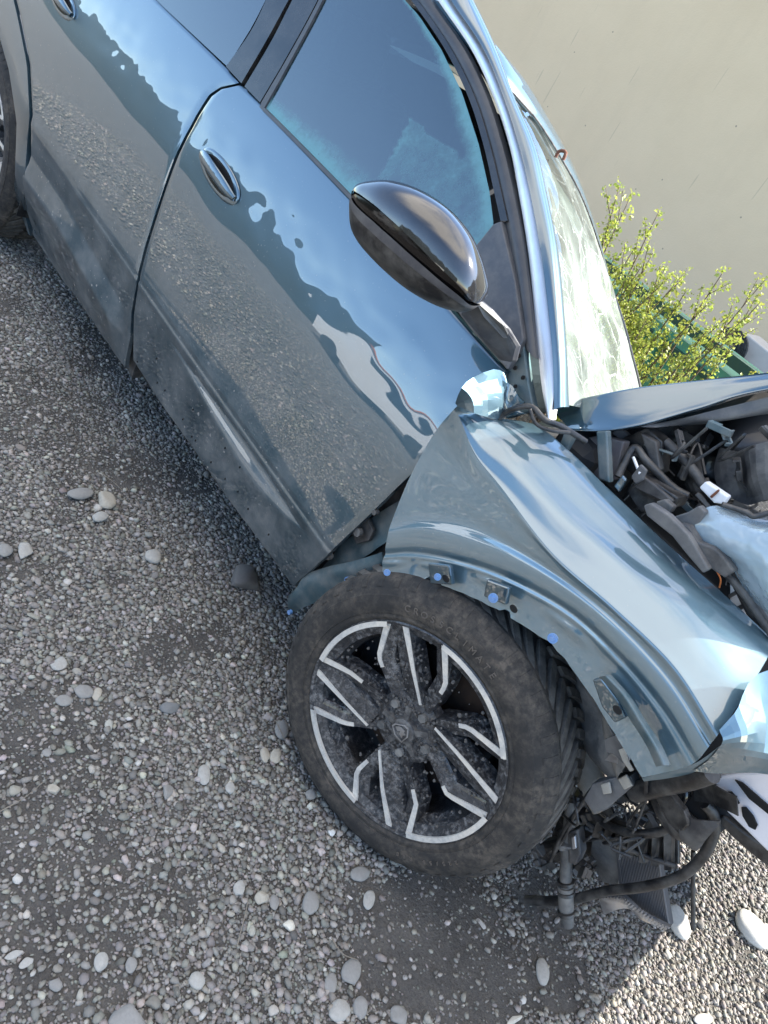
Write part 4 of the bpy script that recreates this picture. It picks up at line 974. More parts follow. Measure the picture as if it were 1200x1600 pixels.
# ------------------------------------------------------------------ wheels
def wheel(name, W, NRM, R_t, full, parent, detail=True):
    E1 = Vector((0, 0, 1)).cross(NRM).normalized(); E2 = NRM.cross(E1)
    root = bpy.data.objects.new(name, None); C.objects.link(root); root.parent = parent; root.location = W-parent.location
    def pt(r, deg, o=0): a = math.radians(deg); return E1*(math.cos(a)*r)+E2*(math.sin(a)*r)+NRM*o
    def put(nm, V, F, mat, smooth=True, par=None, sharp=40):
        o = mesh(nm, V, F, mat, None, smooth, sharp); o.parent = par or root; return o
    def lathe(prof, n=96, a0=0, a1=360):
        V = []; F = []; m = len(prof)
        for k in range(n+1):
            for r, o in prof: V.append(pt(r, a0+(a1-a0)*k/n, o))
        for k in range(n):
            for i in range(m-1): F.append((k*m+i, k*m+i+1, (k+1)*m+i+1, (k+1)*m+i))
        return V, F
    Rr = .236
    side = [(Rr-.004, -.012), (Rr+.004, -.002), (Rr+.012, .004), (Rr+.020, .0035), (Rr+.021, .006), (Rr+.030, .0085), (Rr+.045, .009), (Rr+.058, .0055), (Rr+.059, .003), (R_t-.022, -.006), (R_t-.012, -.016), (R_t-.004, -.032)]
    crown = [(R_t-.006, -.055), (R_t-.005, -.11), (R_t-.006, -.165), (R_t-.014, -.195), (R_t-.03, -.21), (Rr+.03, -.225), (Rr, -.22)]
    V, F = lathe(side+crown, 128)
    put('tyre', V, F, TYRE, True, None, 28); V, F = [], []; VS, FS = [], []
    nl = 50
    for k in range(nl):
        for sgn in (1, -1):
            a0 = 360*k/nl+(360/nl*.5 if sgn < 0 else 0); pts = []
            for i in range(8):
                s = i/7; o_ = -.030-s*.076 if sgn > 0 else -.192+s*.076; rad = R_t+.003-.012*(1-s)**3*1.0; ang = a0+(1-s)**1.6*-9.5+(s*3.2)
                pts.append((rad, ang, o_, 2.35-.5*s))
            k0 = len(V); 
            for (rad, ang, o_, wd) in pts:
                V.append(pt(rad-.009, ang-wd, o_)); V.append(pt(rad, ang-wd*.85, o_)); V.append(pt(rad, ang+wd*.85, o_)); V.append(pt(rad-.009, ang+wd, o_))
            for i in range(7):
                for j in range(3): F.append((k0+i*4+j, k0+i*4+j+1, k0+i*4+j+5, k0+i*4+j+4))
            F.append((k0, k0+1, k0+2, k0+3)); e = k0+28; F.append((e+3, e+2, e+1, e))
            if sgn > 0:   # shoulder notch bars reach over the sidewall
                k0 = len(VS); a_ = a0-9.5
                for rad, o_ in ((R_t-.006, -.029), (R_t-.015, -.014), (R_t-.026, -.005)):
                    for dw in (-1.5, 1.5): VS.append(pt(rad, a_+dw, o_)); VS.append(pt(rad+.0012, a_+dw*.8, o_+.0022))
                for i in range(2):
                    q = k0+i*4; FS += [(q, q+1, q+5, q+4), (q+1, q+3, q+7, q+5), (q+3, q+2, q+6, q+7)]
    tag(put('tread', V, F, TREAD, True, None, 28), kind='stuff'); tag(put('shoulder_lugs', VS, FS, TYRE, True, None, 28), kind='stuff')
    # lettering on the sidewall
    if detail:
        def letters(txt, r, mid, step, size):
            vs_, fs_ = [], []
            for i, ch in enumerate(txt):
                if ch == ' ': continue
                cu = bpy.data.curves.new('t', 'FONT'); cu.body = ch; cu.size = size; cu.extrude = .0011; cu.align_x = 'CENTER'
                to = bpy.data.objects.new('t', cu); me = to.to_mesh()
                a = mid-(i-(len(txt)-1)/2)*step
                k = len(vs_)
                er = pt(1, a); et = pt(1, a-90)
                for v in me.vertices: vs_.append(er*(r+v.co.y)+et*v.co.x+NRM*(.0102+v.co.z))
                for f in me.polygons: fs_.append(tuple(i_+k for i_ in f.vertices))
                to.to_mesh_clear(); bpy.data.objects.remove(to); bpy.data.curves.remove(cu)
            return vs_, fs_
        V, F = merge([letters('CROSSCLIMATE', Rr+.034, 98, 4.0, .019), letters('225/55 R18', Rr+.036, -40, 3.4, .012)])
        tag(put('sidewall_lettering', V, F, TYRETX, False), kind='stuff')
    # rim barrel and outer lip
    put('rim_barrel', *lathe([(Rr-.002, -.004), (Rr-.006, -.014), (Rr-.020, -.03), (Rr-.03, -.06), (Rr-.03, -.19), (Rr, -.21)], 72), RIMDARK)
    put('rim_lip', *lathe([(Rr+.001, -.010), (Rr+.004, -.001), (Rr+.001, .001), (Rr-.004, -.001), (Rr-.006, -.010)], 96), RIMDARK)
    put('brake_disc', *lathe([(.02, -.095), (.155, -.095), (.158, -.1), (.158, -.115), (.02, -.115)], 60), DISC)
    put('wheel_well_disc', *lathe([(.01, -.13), (.21, -.13)], 48), DARK)
    # caliper
    cal = []
    for a0 in (-14,):
        seg = [pt(.17, a0+i*7, -.07) for i in range(6)]+[pt(.11, a0+35-i*7, -.07) for i in range(6)]
        cal.append(prism(seg, .05, -NRM))
    V, F = merge(cal); put('brake_caliper', V, F, DARKPL, False)
    # spokes: bars from the hub to the rim, each under a machined edge line
    BR = [([(.237,133.6,-.006),(.161,147.5,-.012),(.085,150,-.022),(.04,150,-.028)], -1), ([(.236,-175,-.006),(.166,178.7,-.012),(.093,173.7,-.02),(.04,170,-.028)], 1),
          ([(.235,99,-.006),(.161,86.4,-.012),(.085,80,-.022),(.04,80,-.028)], 1), ([(.235,40.1,-.006),(.159,54.6,-.012),(.085,62,-.022),(.04,60,-.028)], -1),
          ([(.232,2,-.006),(.152,-12.3,-.012),(.085,-8,-.022),(.04,0,-.028)], 1), ([(.236,-50.3,-.006),(.163,-43,-.012),(.085,-52,-.022),(.04,-60,-.028)], -1),
          ([(.242,-86.7,-.006),(.18,-98.1,-.012),(.085,-100,-.022),(.04,-100,-.028)], 1), ([(.236,-140.8,-.006),(.155,-134.2,-.012),(.085,-130,-.022),(.04,-130,-.028)], -1),
          ([(.237,121.8,-.006),(.141,114,-.010),(.075,95.2,-.018)], 2), ([(.235,15.5,-.006),(.135,29.2,-.010),(.075,53.4,-.018)], -2),
          ([(.239,-63.6,-.006),(.159,-74.8,-.010),(.093,-98.6,-.018)], 2), ([(.235,-164,-.006),(.162,-156.1,-.010),(.096,-133.8,-.018)], -2)]
    def offs(line, dist):
        out = []
        for i, p in enumerate(line):
            t = (line[min(i+1, len(line)-1)]-line[max(i-1, 0)]).normalized(); s = t.cross(NRM); out.append(p+s*dist)
        return out
    for line, sd_ in BR:
        L = [pt(*p) for p in line]; L = resample(L, 14); w0 = (.040 if abs(sd_) == 1 else .054)
        sg = 1 if sd_ > 0 else -1
        # body spreads away from the line on one side, sloping back
        A_ = offs(L, -.0035*sg); B1 = [p for p in offs(L, .006*sg)]; B2 = [p-NRM*.013 for p in offs(L, w0*.75*sg)]; B3 = [p-NRM*.05 for p in offs(L, w0*sg)]; A2 = [p-NRM*.045 for p in offs(L, -.008*sg)]
        P = [A2, A_, B1, B2, B3]; m = 14; V = [p+Vector(rng.normal(size=3))*.0 for r in P for p in r]; F = []
        for i in range(4):
            for j in range(m-1): F.append((i*m+j, i*m+j+1, (i+1)*m+j+1, (i+1)*m+j) if sg < 0 else ((i+1)*m+j, (i+1)*m+j+1, i*m+j+1, i*m+j))
        put('spoke', V, F, RIMDARK, True, None, 30)
        e = 14 if abs(sd_) == 2 else 8
        a1 = offs(L[:e], -.0028*sg); a2 = offs(L[:e], .0110*sg); a2 = [a2[i].lerp(a1[i], .38*i/(e-1)) for i in range(e)]
        if abs(sd_) == 2: a2 = [a2[i].lerp(a1[i], .40*i/(e-1)) for i in range(e)]
        V = []; F = []
        for i in range(e): V += [a1[i]+NRM*.0022, a2[i]+NRM*.0022, a2[i]-NRM*.003, a1[i]-NRM*.003]
        for i in range(e-1):
            for j in range(4): F.append((i*4+j, i*4+(j+1) % 4, i*4+4+(j+1) % 4, i*4+4+j))
        F.append((0, 1, 2, 3)); F.append((e*4-1, e*4-2, e*4-3, e*4-4))
        put('machined_edge', V, F, MACH, True, None, 30)
    for a0, a1 in ((133.6, 185), (40.1, 99), (-50.3, 2), (-140.8, -86.7)):
        V, F = lathe([(Rr-.0105, -.004), (Rr-.0105, .0015), (Rr+.0005, .0015), (Rr+.002, -.004)], 30, a0-1.2, a1+1.2); put('machined_arc', V, F, MACH, True)
        V, F = lathe([(Rr-.040, -.045), (Rr-.030, -.014), (Rr-.008, -.005)], 30, a0, a1); put('rim_web', V, F, RIMDARK, True)
    for a0, a1 in ((99, 133.6), (2, 40.1), (-86.7, -50.3), (185, 219.2)):
        V, F = lathe([(Rr-.030, -.045), (Rr-.022, -.014), (Rr-.004, -.006)], 20, a0, a1); put('rim_web', V, F, RIMDARK, True)
    # hub, arms, nuts, cap with its shield
    V, F = lathe([(.005, -.020), (.035, -.020), (.062, -.022), (.078, -.030), (.086, -.05)], 48); put('hub', V, F, RIMDARK)
    for k in range(5):
        a = 40+72*k; V, F = prism([pt(.026, a-14, -.020), pt(.058, a-6, -.022), pt(.058, a+6, -.022), pt(.026, a+14, -.020)], .010, NRM); put('hub_arm', V, F, GREYPL2, False)
        c0 = pt(.057, a+36, -.026); u, v = E1, E2
        V, F = prism([c0+(u*math.cos(t)+v*math.sin(t))*.0095 for t in [i*math.pi/3 for i in range(6)]], .014, NRM); put('wheel_nut', V, F, DUSTPL, False)
    V, F = lathe([(.001, -.004), (.022, -.005), (.027, -.008), (.029, -.02)], 36); put('centre_cap', V, F, GREYPL2)
    if detail:
        sh = [(0, -.022), (.016, -.008), (.020, .012), (.012, .018), (-.012, .018), (-.020, .012), (-.016, -.008)]
        rot = 40; ca, sa = math.cos(math.radians(rot)), math.sin(math.radians(rot))
        def lp(x, y, o): X_, Y_ = x*ca-y*sa, x*sa+y*ca; return E1*X_+E2*Y_+NRM*o
        parts = []
        for i in range(7):
            a, b = sh[i], sh[(i+1) % 7]; parts.append(prism([lp(a[0], a[1], -.0035), lp(b[0], b[1], -.0035), lp(b[0]*.86, b[1]*.86, -.0035), lp(a[0]*.86, a[1]*.86, -.0035)], .0025, NRM))
        head = [(-.012, .010), (-.004, .013), (.003, .011), (.010, .004), (.007, .001), (.011, -.004), (.004, -.006), (.001, -.012), (-.004, -.004), (-.001, .003), (-.008, .002)]
        parts.append(prism([lp(a, b, -.0035) for a, b in head], .002, NRM)); V, F = merge(parts); put('cap_emblem', V, F, BAREMETAL, False)
    return root
def tyre_mat():
    a = NT('muddy_tyre').set(Roughness=.85)
    n = a.noise(9, 7, .7); n2 = a.noise(60, 6, .7); m = a.math('MULTIPLY', a.ramp(n, [(.40, .10), (.66, 1.0)]), a.ramp(n2, [(.40, .2), (.6, 1.0)]))
    a.col(a.mix(m, (.014, .0135, .013), a.mix(a.noise(20, 4), (.072, .056, .042), (.15, .125, .098))))
    sp = a.math('GREATER_THAN', a.noise(200, 3, .6), .68)
    a.nrm(a.bump(a.math('ADD', n2, a.math('MULTIPLY', sp, .8)), .35, .003)); return a.m
DISC = simple('brake_disc_metal', (.03, .026, .024), .5, .6, dust=.5, dustcol=(.10, .045, .02), scale=9); TYRE = tyre_mat(); TREAD = simple('lit_dusty_tread', (.045, .042, .038), .75, dust=.8, dustcol=(.15, .135, .115), scale=26, bump=.3); TYRETX = simple('tyre_lettering', (.10, .085, .07), .8, dust=.3, dustcol=(.10, .08, .06), scale=40)  # tread tone lightened so the lugs look lit, with dust over it
def rim_mat():
    a = NT('muddy_rim').set(Roughness=.3, Coat_Weight=.4)
    n = a.noise(14, 7, .7); n2 = a.noise(85, 6, .75); n3 = a.noise(210, 3, .6)
    m = a.math('MULTIPLY', a.ramp(n, [(.38, .08), (.60, 1.0)]), a.ramp(n2, [(.47, .03), (.60, 1.0)]))
    d = a.mix(n3, (.10, .095, .09), (.26, .25, .24)); a.col(a.mix(m, (.014, .015, .018), d)); a.rough(a.mixf(m, .28, .95))
    a.nrm(a.bump(a.math('ADD', n2, a.math('MULTIPLY', n3, .6)), .7, .005)); return a.m
RIMDARK = rim_mat(); GREYPL2 = simple('cap_plastic', (.035, .035, .037), .35, dust=.5, scale=60, bump=.2)
MACH = simple('machined_alloy', (.82, .78, .70), .36, .55, dust=.85, dustcol=(.25, .24, .23), scale=16)
WN = Vector((.16001, -.98616, .04331)).normalized()
wheel('front_wheel', Vector((-.1173, -.0295, .3419)), WN, .334, True, car)
rw = at(-30, 205, .04)
wheel('rear_wheel', Vector((rw.x, .035, .335)), Vector((0, -1, 0)), .335, True, car, False)
# mud clods stuck on the rim face
E1 = Vector((0, 0, 1)).cross(WN).normalized(); E2 = WN.cross(E1); Wc = Vector((-.1173, -.0295, .3419))
V0, F0 = ico(1); VV = []; FF = []
for k in range(420):
    r = rng.uniform(.03, .225); a = rng.uniform(0, 6.28); s = rng.uniform(.001, .0042)*(1.5 if rng.uniform() < .08 else 1); p = Wc+E1*(math.cos(a)*r)+E2*(math.sin(a)*r)+WN*(-.020+.06*max(0, r-.1)); b = len(VV)
    for v in V0: VV.append(p+Vector(v)*s*rng.uniform(.8, 1.2))
    FF += [tuple(i+b for i in f) for f in F0]
tag(mesh('mud_splashes', VV, FF, simple('dried_mud', (.085, .08, .074), .95), car), kind='stuff')
# dark wheel house
def house(xc, zc, y0, y1, R):
    P = []
    for yy in (y0, (y0+y1)/2, y1): P.append([Vector((xc+math.cos(t)*R, yy, zc+math.sin(t)*R)) for t in [math.pi*(-.08+1.16*i/24) for i in range(25)]])
    return gridobj('wheel_arch_liner', P, BLACKPL, car, .01, Vector((0, 0, 1)))
house(rw.x, .335, .05, .5, .40); P = []
for yy in (.1, .28, .45): P.append([Vector((-.08+math.cos(t)*.42, yy, .36+math.sin(t)*.42)) for t in [math.pi*(.2+.86*i/24) for i in range(25)]])
gridobj('wheel_arch_liner', P, BLACKPL, car, .01, Vector((0, 0, 1)))

# ------------------------------------------------------------------ bonnet
BW = [at(1210, 583, .48), at(1600, 533, .62), Vector((.95, .74, 1.30))]; BL = [at(1210, 607, .455), at(1600, 556, .60), Vector((.95, .72, 1.27))]
def brow(l, B_):
    return [at(*q) for q in l]+B_
def surfw(name, rows, mat, par, n, m, th, d=Vector((0, 1, 0))):
    R = [catmull(r, n) for r in rows]; cols = [catmull([r[j] for r in R], m) for j in range(n)]
    return gridobj(name, [[cols[j][i] for j in range(n)] for i in range(m)], mat, par, th, d)
_t = brow([(860,634,.275),(930,618,.295),(1000,605,.335),(1100,594,.405)], BW)
_b = brow([(892,673,.250),(938,674,.262),(1000,665,.296),(1088,640,.365)], BL)
_m = lambda t, o: [p_.lerp(q_, t)+Vector((.2, -1, .3)).normalized()*o for p_, q_ in zip(_t, _b)]
surfw('bonnet', [[v+Vector((.0, .02, -.004)) for v in _t], _t, _m(.15, .004), _m(.4, .008), _m(.7, .007), _m(.92, .003), _b, [v+Vector((0, .02, -.003)) for v in _b]], PAINT_CLEAN, car, 90, 40, .004)
surf('bonnet_inner_frame', [[(1000,667,.31),(1060,655,.36),(1120,640,.42),(1260,606,.52)],[(1030,668,.34),(1080,662,.40),(1140,655,.44),(1260,630,.54)],[(1060,664,.42),(1105,662,.46),(1160,652,.5),(1260,640,.6)]], GREYPL, car, 30, 10, .006)
P = [[Vector((x, yy, z)) for x, z in ((-.42, 1.0), (-.36, 1.10), (-.2, 1.14))] for yy in (.3, .7, 1.1, 1.5)]
# bonnet skin carries on to the far side, buckled upwards
top = [at(862, 635, .28), at(930, 619, .30), at(1000, 606, .34), at(1100, 593, .41), at(1210, 581, .48), at(1600, 535, .62), Vector((.95, .74, 1.30))]
P = []
for k in range(24):
    t = k/23; row = []
    for p in catmull(top, 40):
        q = p+Vector((.10*t, 1.15*t, -.16*t-.10*math.sin(math.pi*t))); q += Vector((.2, 0, 1))*.03*noise.noise(q*4)*min(1, t*5); row.append(q)
    P.append(row)
gridobj('bonnet_skin', P, PAINT_CLEAN, car, .004, Vector((0, 0, -1)), sharp=60)
crumple('bonnet_liner', [[(1010,672,.45),(1080,665,.5),(1140,655,.5),(1260,640,.55)],[(1040,700,.5),(1100,700,.55),(1160,700,.5),(1260,690,.55)],[(1060,740,.5),(1110,745,.6),(1170,740,.55),(1260,735,.55)],[(1090,775,.45),(1140,778,.55),(1190,778,.6),(1260,775,.6)]], simple('black_liner', (.008, .008, .009), .5, coat=.3), car, 40, 40, .05, 9, seed=11, sharp=20)
# ------------------------------------------------------------------ engine bay
# inner structure closing the bay behind the parts in view
V, F = merge([box_vf((.02, .62, .66), .74, .75, .34), box_vf((-.30, .40, .80), .10, .30, .30), box_vf((-.16, .38, .76), .5, .05, .22)])
o = mesh('engine_block', V, F, DARK, car, False); b = o.modifiers.new('bevel', 'BEVEL'); b.width = .02
bay = [
 ('stay_bar', [(931,674),(948,673),(952,755),(935,748)], .24, .02, UNDERPAINT),
 ('stay_bar', [(882,672),(898,678),(882,706),(872,700)], .2, .02, UNDERPAINT),
 ('inner_panel', [(890,690),(935,680),(975,690),(960,750),(935,750),(905,720)], .30, .03, simple('inner_wing_metal', (.12, .115, .13), .6, .3, dust=.5)),
 ('cowl_box', [(960,690),(1010,668),(1035,690),(1030,740),(990,745),(965,720)], .34, .05, BLACKPL),
 ('cowl_latch', [(982,700),(1000,696),(1004,712),(985,716)], .325, .01, DARKPL),
 ('cowl_cover', [(1000,676),(1025,690),(1032,735),(1018,730)], .32, .02, DARKPL),
 ('blue_tab', [(958,760),(972,742),(978,750),(966,770)], .2, .01, PAINT_CLEAN),
 ('fuse_box', [(980,770),(1000,742),(1025,755),(1060,778),(1050,795),(1000,800)], .28, .06, BLACKPL),
 ('fuse_box_lid', [(990,762),(1005,745),(1020,755),(1052,782),(1046,790)], .265, .012, DARKPL),
 ('grey_bracket', [(985,745),(1000,725),(1010,735),(1004,750),(992,757)], .25, .01, GREYPL),
 ('headlamp_mount', [(1005,790),(1016,786),(1045,805),(1075,835),(1090,860),(1108,890),(1098,896),(1072,866),(1050,838),(1010,806)], .15, .02, GREYPL),
 ('headlamp_bracket', [(1060,818),(1075,822),(1092,848),(1115,856),(1132,872),(1147,893),(1132,903),(1112,890),(1088,865)], .165, .025, DARKPL),
 ('clip_block', [(1024,784),(1038,780),(1052,792),(1046,802),(1030,800)], .2, .02, DARKPL),
 ('clear_tube_base', [(1050,808),(1075,800),(1092,790),(1102,800),(1085,835),(1070,832)], .2, .02, GREYPL),
 ('connector', [(1092,762),(1102,752),(1138,776),(1130,788),(1115,786)], .30, .02, WHITEPL),
 ('connector_wire', [(1108,776),(1122,764),(1124,767),(1111,779)], .295, .006, RUST),
 ('radiator_support', [(1130,890),(1150,893),(1200,985),(1230,1060),(1205,1030),(1165,960)], .22, .03, BLACKPL),
 ('bumper_beam', [(1140,905),(1150,918),(1166,955),(1178,1010),(1160,990),(1140,945)], .30, .02, WHITEPL),
 ('beam_strap', [(1136,930),(1162,916),(1164,922),(1138,936)], .29, .01, BLACKPL),
 ('beam_strap', [(1142,952),(1172,938),(1174,944),(1146,960)], .29, .01, BLACKPL),
 ('beam_strap', [(1158,975),(1184,962),(1186,967),(1162,981)], .29, .01, BLACKPL),
]
for nm, px, yy, th, mt in bay: plate(nm, px, yy, th, mt, car, .003)
tube('wire', [at(1120, 892, .2), at(1126, 905, .21), at(1124, 918, .22)], .0015, ORANGE, car, seg=5, n=8)
tube('wire', [at(1128, 890, .2), at(1136, 902, .21), at(1134, 914, .22)], .0012, GREYPL, car, seg=5, n=8)
tube('coolant_pipe', [at(965,745,.27), at(990,700,.3), at(1010,720,.3), at(1050,760,.32), at(1075,775,.33)], .008, BLACKPL, car, n=24)
tube('coolant_pipe', [at(1040,690,.36), at(1075,725,.36), at(1100,760,.36)], .010, DARKPL, car, n=20)
tube('bracket_rod', [at(990, 715, .28), at(1000, 740, .25)], .003, WHITEPL, car, seg=6)
for k in range(44):      # broken brackets and plastic of the bay
    x_, y_ = rng.uniform(955, 1200), rng.uniform(668, 800)
    if y_ > 690+(x_-955)*1.0 and x_ < 1060: continue
    c_ = at(x_, y_, rng.uniform(.33, .55)); rot = Matrix.Rotation(rng.uniform(0, 3), 3, Vector(rng.normal(size=3)).normalized())
    L_, H_ = rng.uniform(.02, .07), rng.uniform(.008, .022)
    V, F = merge([box_vf(c_, L_, .004, H_, rot), box_vf(c_+rot@Vector((L_*.5, .006, 0)), .004, .014, H_, rot), box_vf(c_+rot@Vector((-L_*.2, .005, H_*.5)), L_*.5, .010, .003, rot)])
    o = mesh('broken_bracket', V, F, [BLACKPL, DARKPL, BLACKPL, GREYPL, BLACKPL, UNDERPAINT][k % 6], car, False); bb = o.modifiers.new('bevel', 'BEVEL'); bb.width = .0012
for k in range(8):
    x_, y_ = rng.uniform(985, 1180), rng.uniform(680, 780); pts = [at(x_+rng.uniform(-45, 45), y_+rng.uniform(-35, 35), rng.uniform(.30, .42)) for _ in range(4)]
    tube('wire', pts, rng.uniform(.0018, .0035), BLACKPL, car, seg=6, n=22)
crumple('torn_sheet', [[(1120,700,.45),(1160,705,.42),(1200,690,.4),(1260,680,.4)],[(1110,735,.42),(1150,745,.38),(1190,735,.36),(1260,720,.36)],[(1130,775,.4),(1160,790,.36),(1200,780,.34),(1260,765,.34)]], DARKPL, car, 10, 14, .022, 14, .002, seed=21, sharp=5)
crumple('torn_sheet', [[(1020,700,.5),(1060,690,.5),(1100,690,.5)],[(1035,735,.48),(1070,730,.45),(1105,728,.46)],[(1050,765,.46),(1080,770,.44),(1110,765,.45)]], BLACKPL, car, 8, 10, .02, 14, .002, seed=23, sharp=5)
# crushed headlamp with its clear cover
a = NT('clear_cover').set(Base_Color=(.40, .48, .52), Roughness=.08, Coat_Weight=1.0)
tr = a.n('ShaderNodeBsdfTransparent'); tr.inputs[0].default_value = (.85, .93, .97, 1); mx = a.n('ShaderNodeMixShader'); mx.inputs[0].default_value = .5
a.l(tr.outputs[0], mx.inputs[1]); a.l(a.b.outputs[0], mx.inputs[2]); a.l(mx.outputs[0], a.out.inputs[0]); a.nrm(a.bump(a.noise(14, 3), .6, .03)); CLEAR = a.m
crumple('headlamp_cover', [[(1092,800,.22),(1118,790,.24),(1150,800,.26),(1185,815,.28),(1260,815,.3)],[(1090,825,.2),(1125,815,.2),(1160,822,.2),(1195,830,.2),(1260,830,.22)],[(1105,850,.19),(1140,855,.17),(1170,860,.16),(1200,870,.16),(1260,870,.18)],[(1140,885,.2),(1165,900,.18),(1190,915,.17),(1215,930,.16),(1260,940,.18)],[(1175,935,.21),(1195,955,.2),(1210,975,.19),(1230,990,.18),(1265,1010,.2)]], CLEAR, car, 26, 26, .012, 13, .003, seed=2, sharp=35)
plate('headlamp_housing', [(1095,812),(1150,806),(1260,825),(1260,1005),(1205,990),(1160,930),(1110,860)], .30, .06, simple('lamp_reflector', (.42, .46, .5), .25, .6), car, .01)
tube('headlamp_seal', [at(1100,855,.19), at(1120,880,.19), at(1160,925,.19), at(1195,975,.19), at(1225,1020,.19)], .007, BLACKPL, car, n=30)
tube('headlamp_seal', [at(1128,788,.24), at(1165,800,.26), at(1185,806,.27), at(1260,780,.3)], .005, BLACKPL, car, n=24)

# ------------------------------------------------------------------ torn parts below the wing
crumple('arch_liner', [[(880,1020,.13),(900,1045,.12),(930,1085,.1),(955,1130,.08),(985,1195,.07)],[(890,1050,.18),(905,1085,.17),(925,1120,.15),(945,1160,.12),(975,1210,.10)],[(900,1110,.2),(905,1140,.2),(920,1170,.18),(940,1195,.16),(960,1222,.15)]], DUSTPL, car, 26, 40, .02, 12, seed=6)
crumple('arch_liner_flap', [[(945,1155,.07),(965,1150,.06),(975,1165,.06),(985,1185,.07)],[(945,1175,.07),(960,1180,.07),(975,1190,.07),(990,1200,.08)]], GREYPL, car, 12, 16, .008, 22, seed=7)
FRAMEC = simple('chassis_primer', (.33, .30, .25), .6, dust=.5, dustcol=(.15, .14, .12))
tube('chassis_leg', [at(902,1165,.26), at(915,1200,.25), at(930,1235,.24), at(945,1262,.24)], [.032, .032, .028, .028], FRAMEC, car, n=14, seg=16)
plate('chassis_bracket', [(925,1225),(960,1215),(985,1212),(990,1228),(950,1262),(928,1272),(912,1250)], .12, .03, GREYPL, car)
plate('chassis_tab', [(938,1226),(952,1222),(955,1240),(942,1242)], .11, .005, FRAMEC, car)
plate('chassis_tab', [(965,1218),(978,1210),(988,1228),(975,1235)], .11, .006, FRAMEC, car)
tube('tow_tube', [at(992,1238,.14), at(1030,1228,.12), at(1075,1218,.1), at(1112,1206,.09)], .019, BLACKPL, car, n=14, seg=16)
tube('filler_pipe', [at(893,1250,.24), at(889,1300,.24), at(885,1345,.24), at(884,1385,.24)], [.013, .014, .014, .013], DUSTPL, car, n=14, seg=16)
tube('filler_pipe_end', [at(884,1384,.24), at(885,1420,.245), at(887,1445,.25)], [.0175, .0165, .014], DUSTPL, car, n=8, seg=16)
for b in (1376, 1392, 1424): tube('pipe_clamp', [at(884.5, b, .24), at(884.8, b+5, .24)], .019, BLACKPL, car, seg=16)
tube('hanging_hose', [at(822,1406,.27), at(850,1408,.27), at(895,1405,.26), at(950,1392,.25), at(1010,1385,.24), at(1065,1368,.24), at(1100,1335,.24), at(1116,1300,.24), at(1114,1272,.22), at(1100,1255,.2)], [.0115, .0105, .0105, .0105], BLACKPL, car, n=60, seg=14)
tube('hose_bore', [at(821.5, 1406, .27), at(823, 1406, .27)], .007, HOLE, car)
tube('hanging_rod', [at(1083, 1330, .34), at(1083, 1452, .36)], .005, BLACKPL, car, seg=8)
# radiator corner with fins and torn side tank
RADM = simple('radiator_core', (.10, .105, .115), .5, .5)
rad = plate('radiator', [(962,1332),(1030,1345),(1047,1450),(1000,1428),(968,1395)], .31, .02, RADM, car, .002)
fn = []
for k in range(26):
    t = k/25; a_ = at(966+62*t, 1334+10*t, .304); b_ = at(975+70*t, 1400+52*t, .304); u = (b_-a_).normalized(); s_ = u.cross(Vector((0, 1, 0))).normalized()
    fn.append(prism([a_-s_*.0008, a_+s_*.0008, b_+s_*.0008, b_-s_*.0008], .005, Vector((0, 1, 0))))
V, F = merge(fn); tag(mesh('radiator_fins', V, F, simple('fin_metal', (.2, .21, .23), .4, .7), rad, False), kind='stuff')
tank = crumple('radiator_tank', [[(935,1402,.28),(975,1402,.28),(1010,1430,.28),(1045,1450,.29)],[(942,1430,.28),(975,1420,.28),(1005,1438,.28),(1043,1452,.29)]], BAREMETAL, car, 8, 40, .006, 30, .01, seed=5)
tt = []
for k in range(22):
    t = k/21; a_ = at(940+100*t, 1405+46*t-(22*math.sin(t*3.14)*(1-t)), .275); tt.append(box_vf(a_, .0035, .006, .012))
V, F = merge(tt); tag(mesh('crimp_teeth', V, F, BAREMETAL, tank, False), kind='stuff')
plate('radiator_shroud', [(925,1305),(960,1320),(972,1345),(965,1385),(940,1378),(922,1345)], .33, .02, DUSTPL, car)
# slatted shroud: curved frame and ribs
tube('shroud_frame', [at(928,1272,.24), at(950,1290,.22), at(990,1302,.2), at(1030,1300,.2), at(1055,1285,.2)], .009, BLACKPL, car, n=30, seg=8)
tube('shroud_frame', [at(922,1290,.28), at(950,1312,.26), at(990,1330,.25), at(1020,1340,.25)], .006, BLACKPL, car, n=24, seg=8)
for i, (a1, b1, a2, b2) in enumerate([(938,1284,928,1310),(952,1292,944,1322),(970,1300,962,1330),(988,1305,982,1338),(1006,1308,1002,1350),(1024,1306,1022,1355),(1042,1302,1042,1362)]):
    plate('shroud_slat', [(a1-6,b1),(a1+7,b1+2),(a2+7,b2),(a2-5,b2-2)], [.21,.23,.25,.24], .02, BLACKPL, car, .002)
plate('shroud_panel', [(930,1276),(960,1300),(1000,1309),(1045,1302),(1060,1288),(1060,1352),(1000,1338),(950,1312),(918,1290)], .265, .012, BLACKPL, car, .003)
tube('shroud_frame', [at(918,1286,.25), at(950,1308,.24), at(997,1333,.24), at(1057,1353,.24)], .0055, DARKPL, car, n=24, seg=8)
plate('torn_metal_flap', [(944,1188),(955,1176),(976,1166),(984,1188),(966,1194)], [.09,.08,.06,.07,.08], .004, BAREMETAL, car, .001)
plate('torn_metal_flap', [(966,1172),(976,1168),(982,1190),(990,1204),(984,1206),(972,1188)], .055, .003, FRAMEC, car, .001)
tube('loom', [at(860,1345,.2), at(880,1300,.19), at(905,1262,.16), at(930,1228,.15), at(950,1222,.14)], .0045, BLACKPL, car, n=30, seg=8)
tube('loom', [at(868,1330,.2), at(885,1302,.19), at(900,1270,.17), at(925,1242,.16)], .0035, BLACKPL, car, n=30, seg=8)
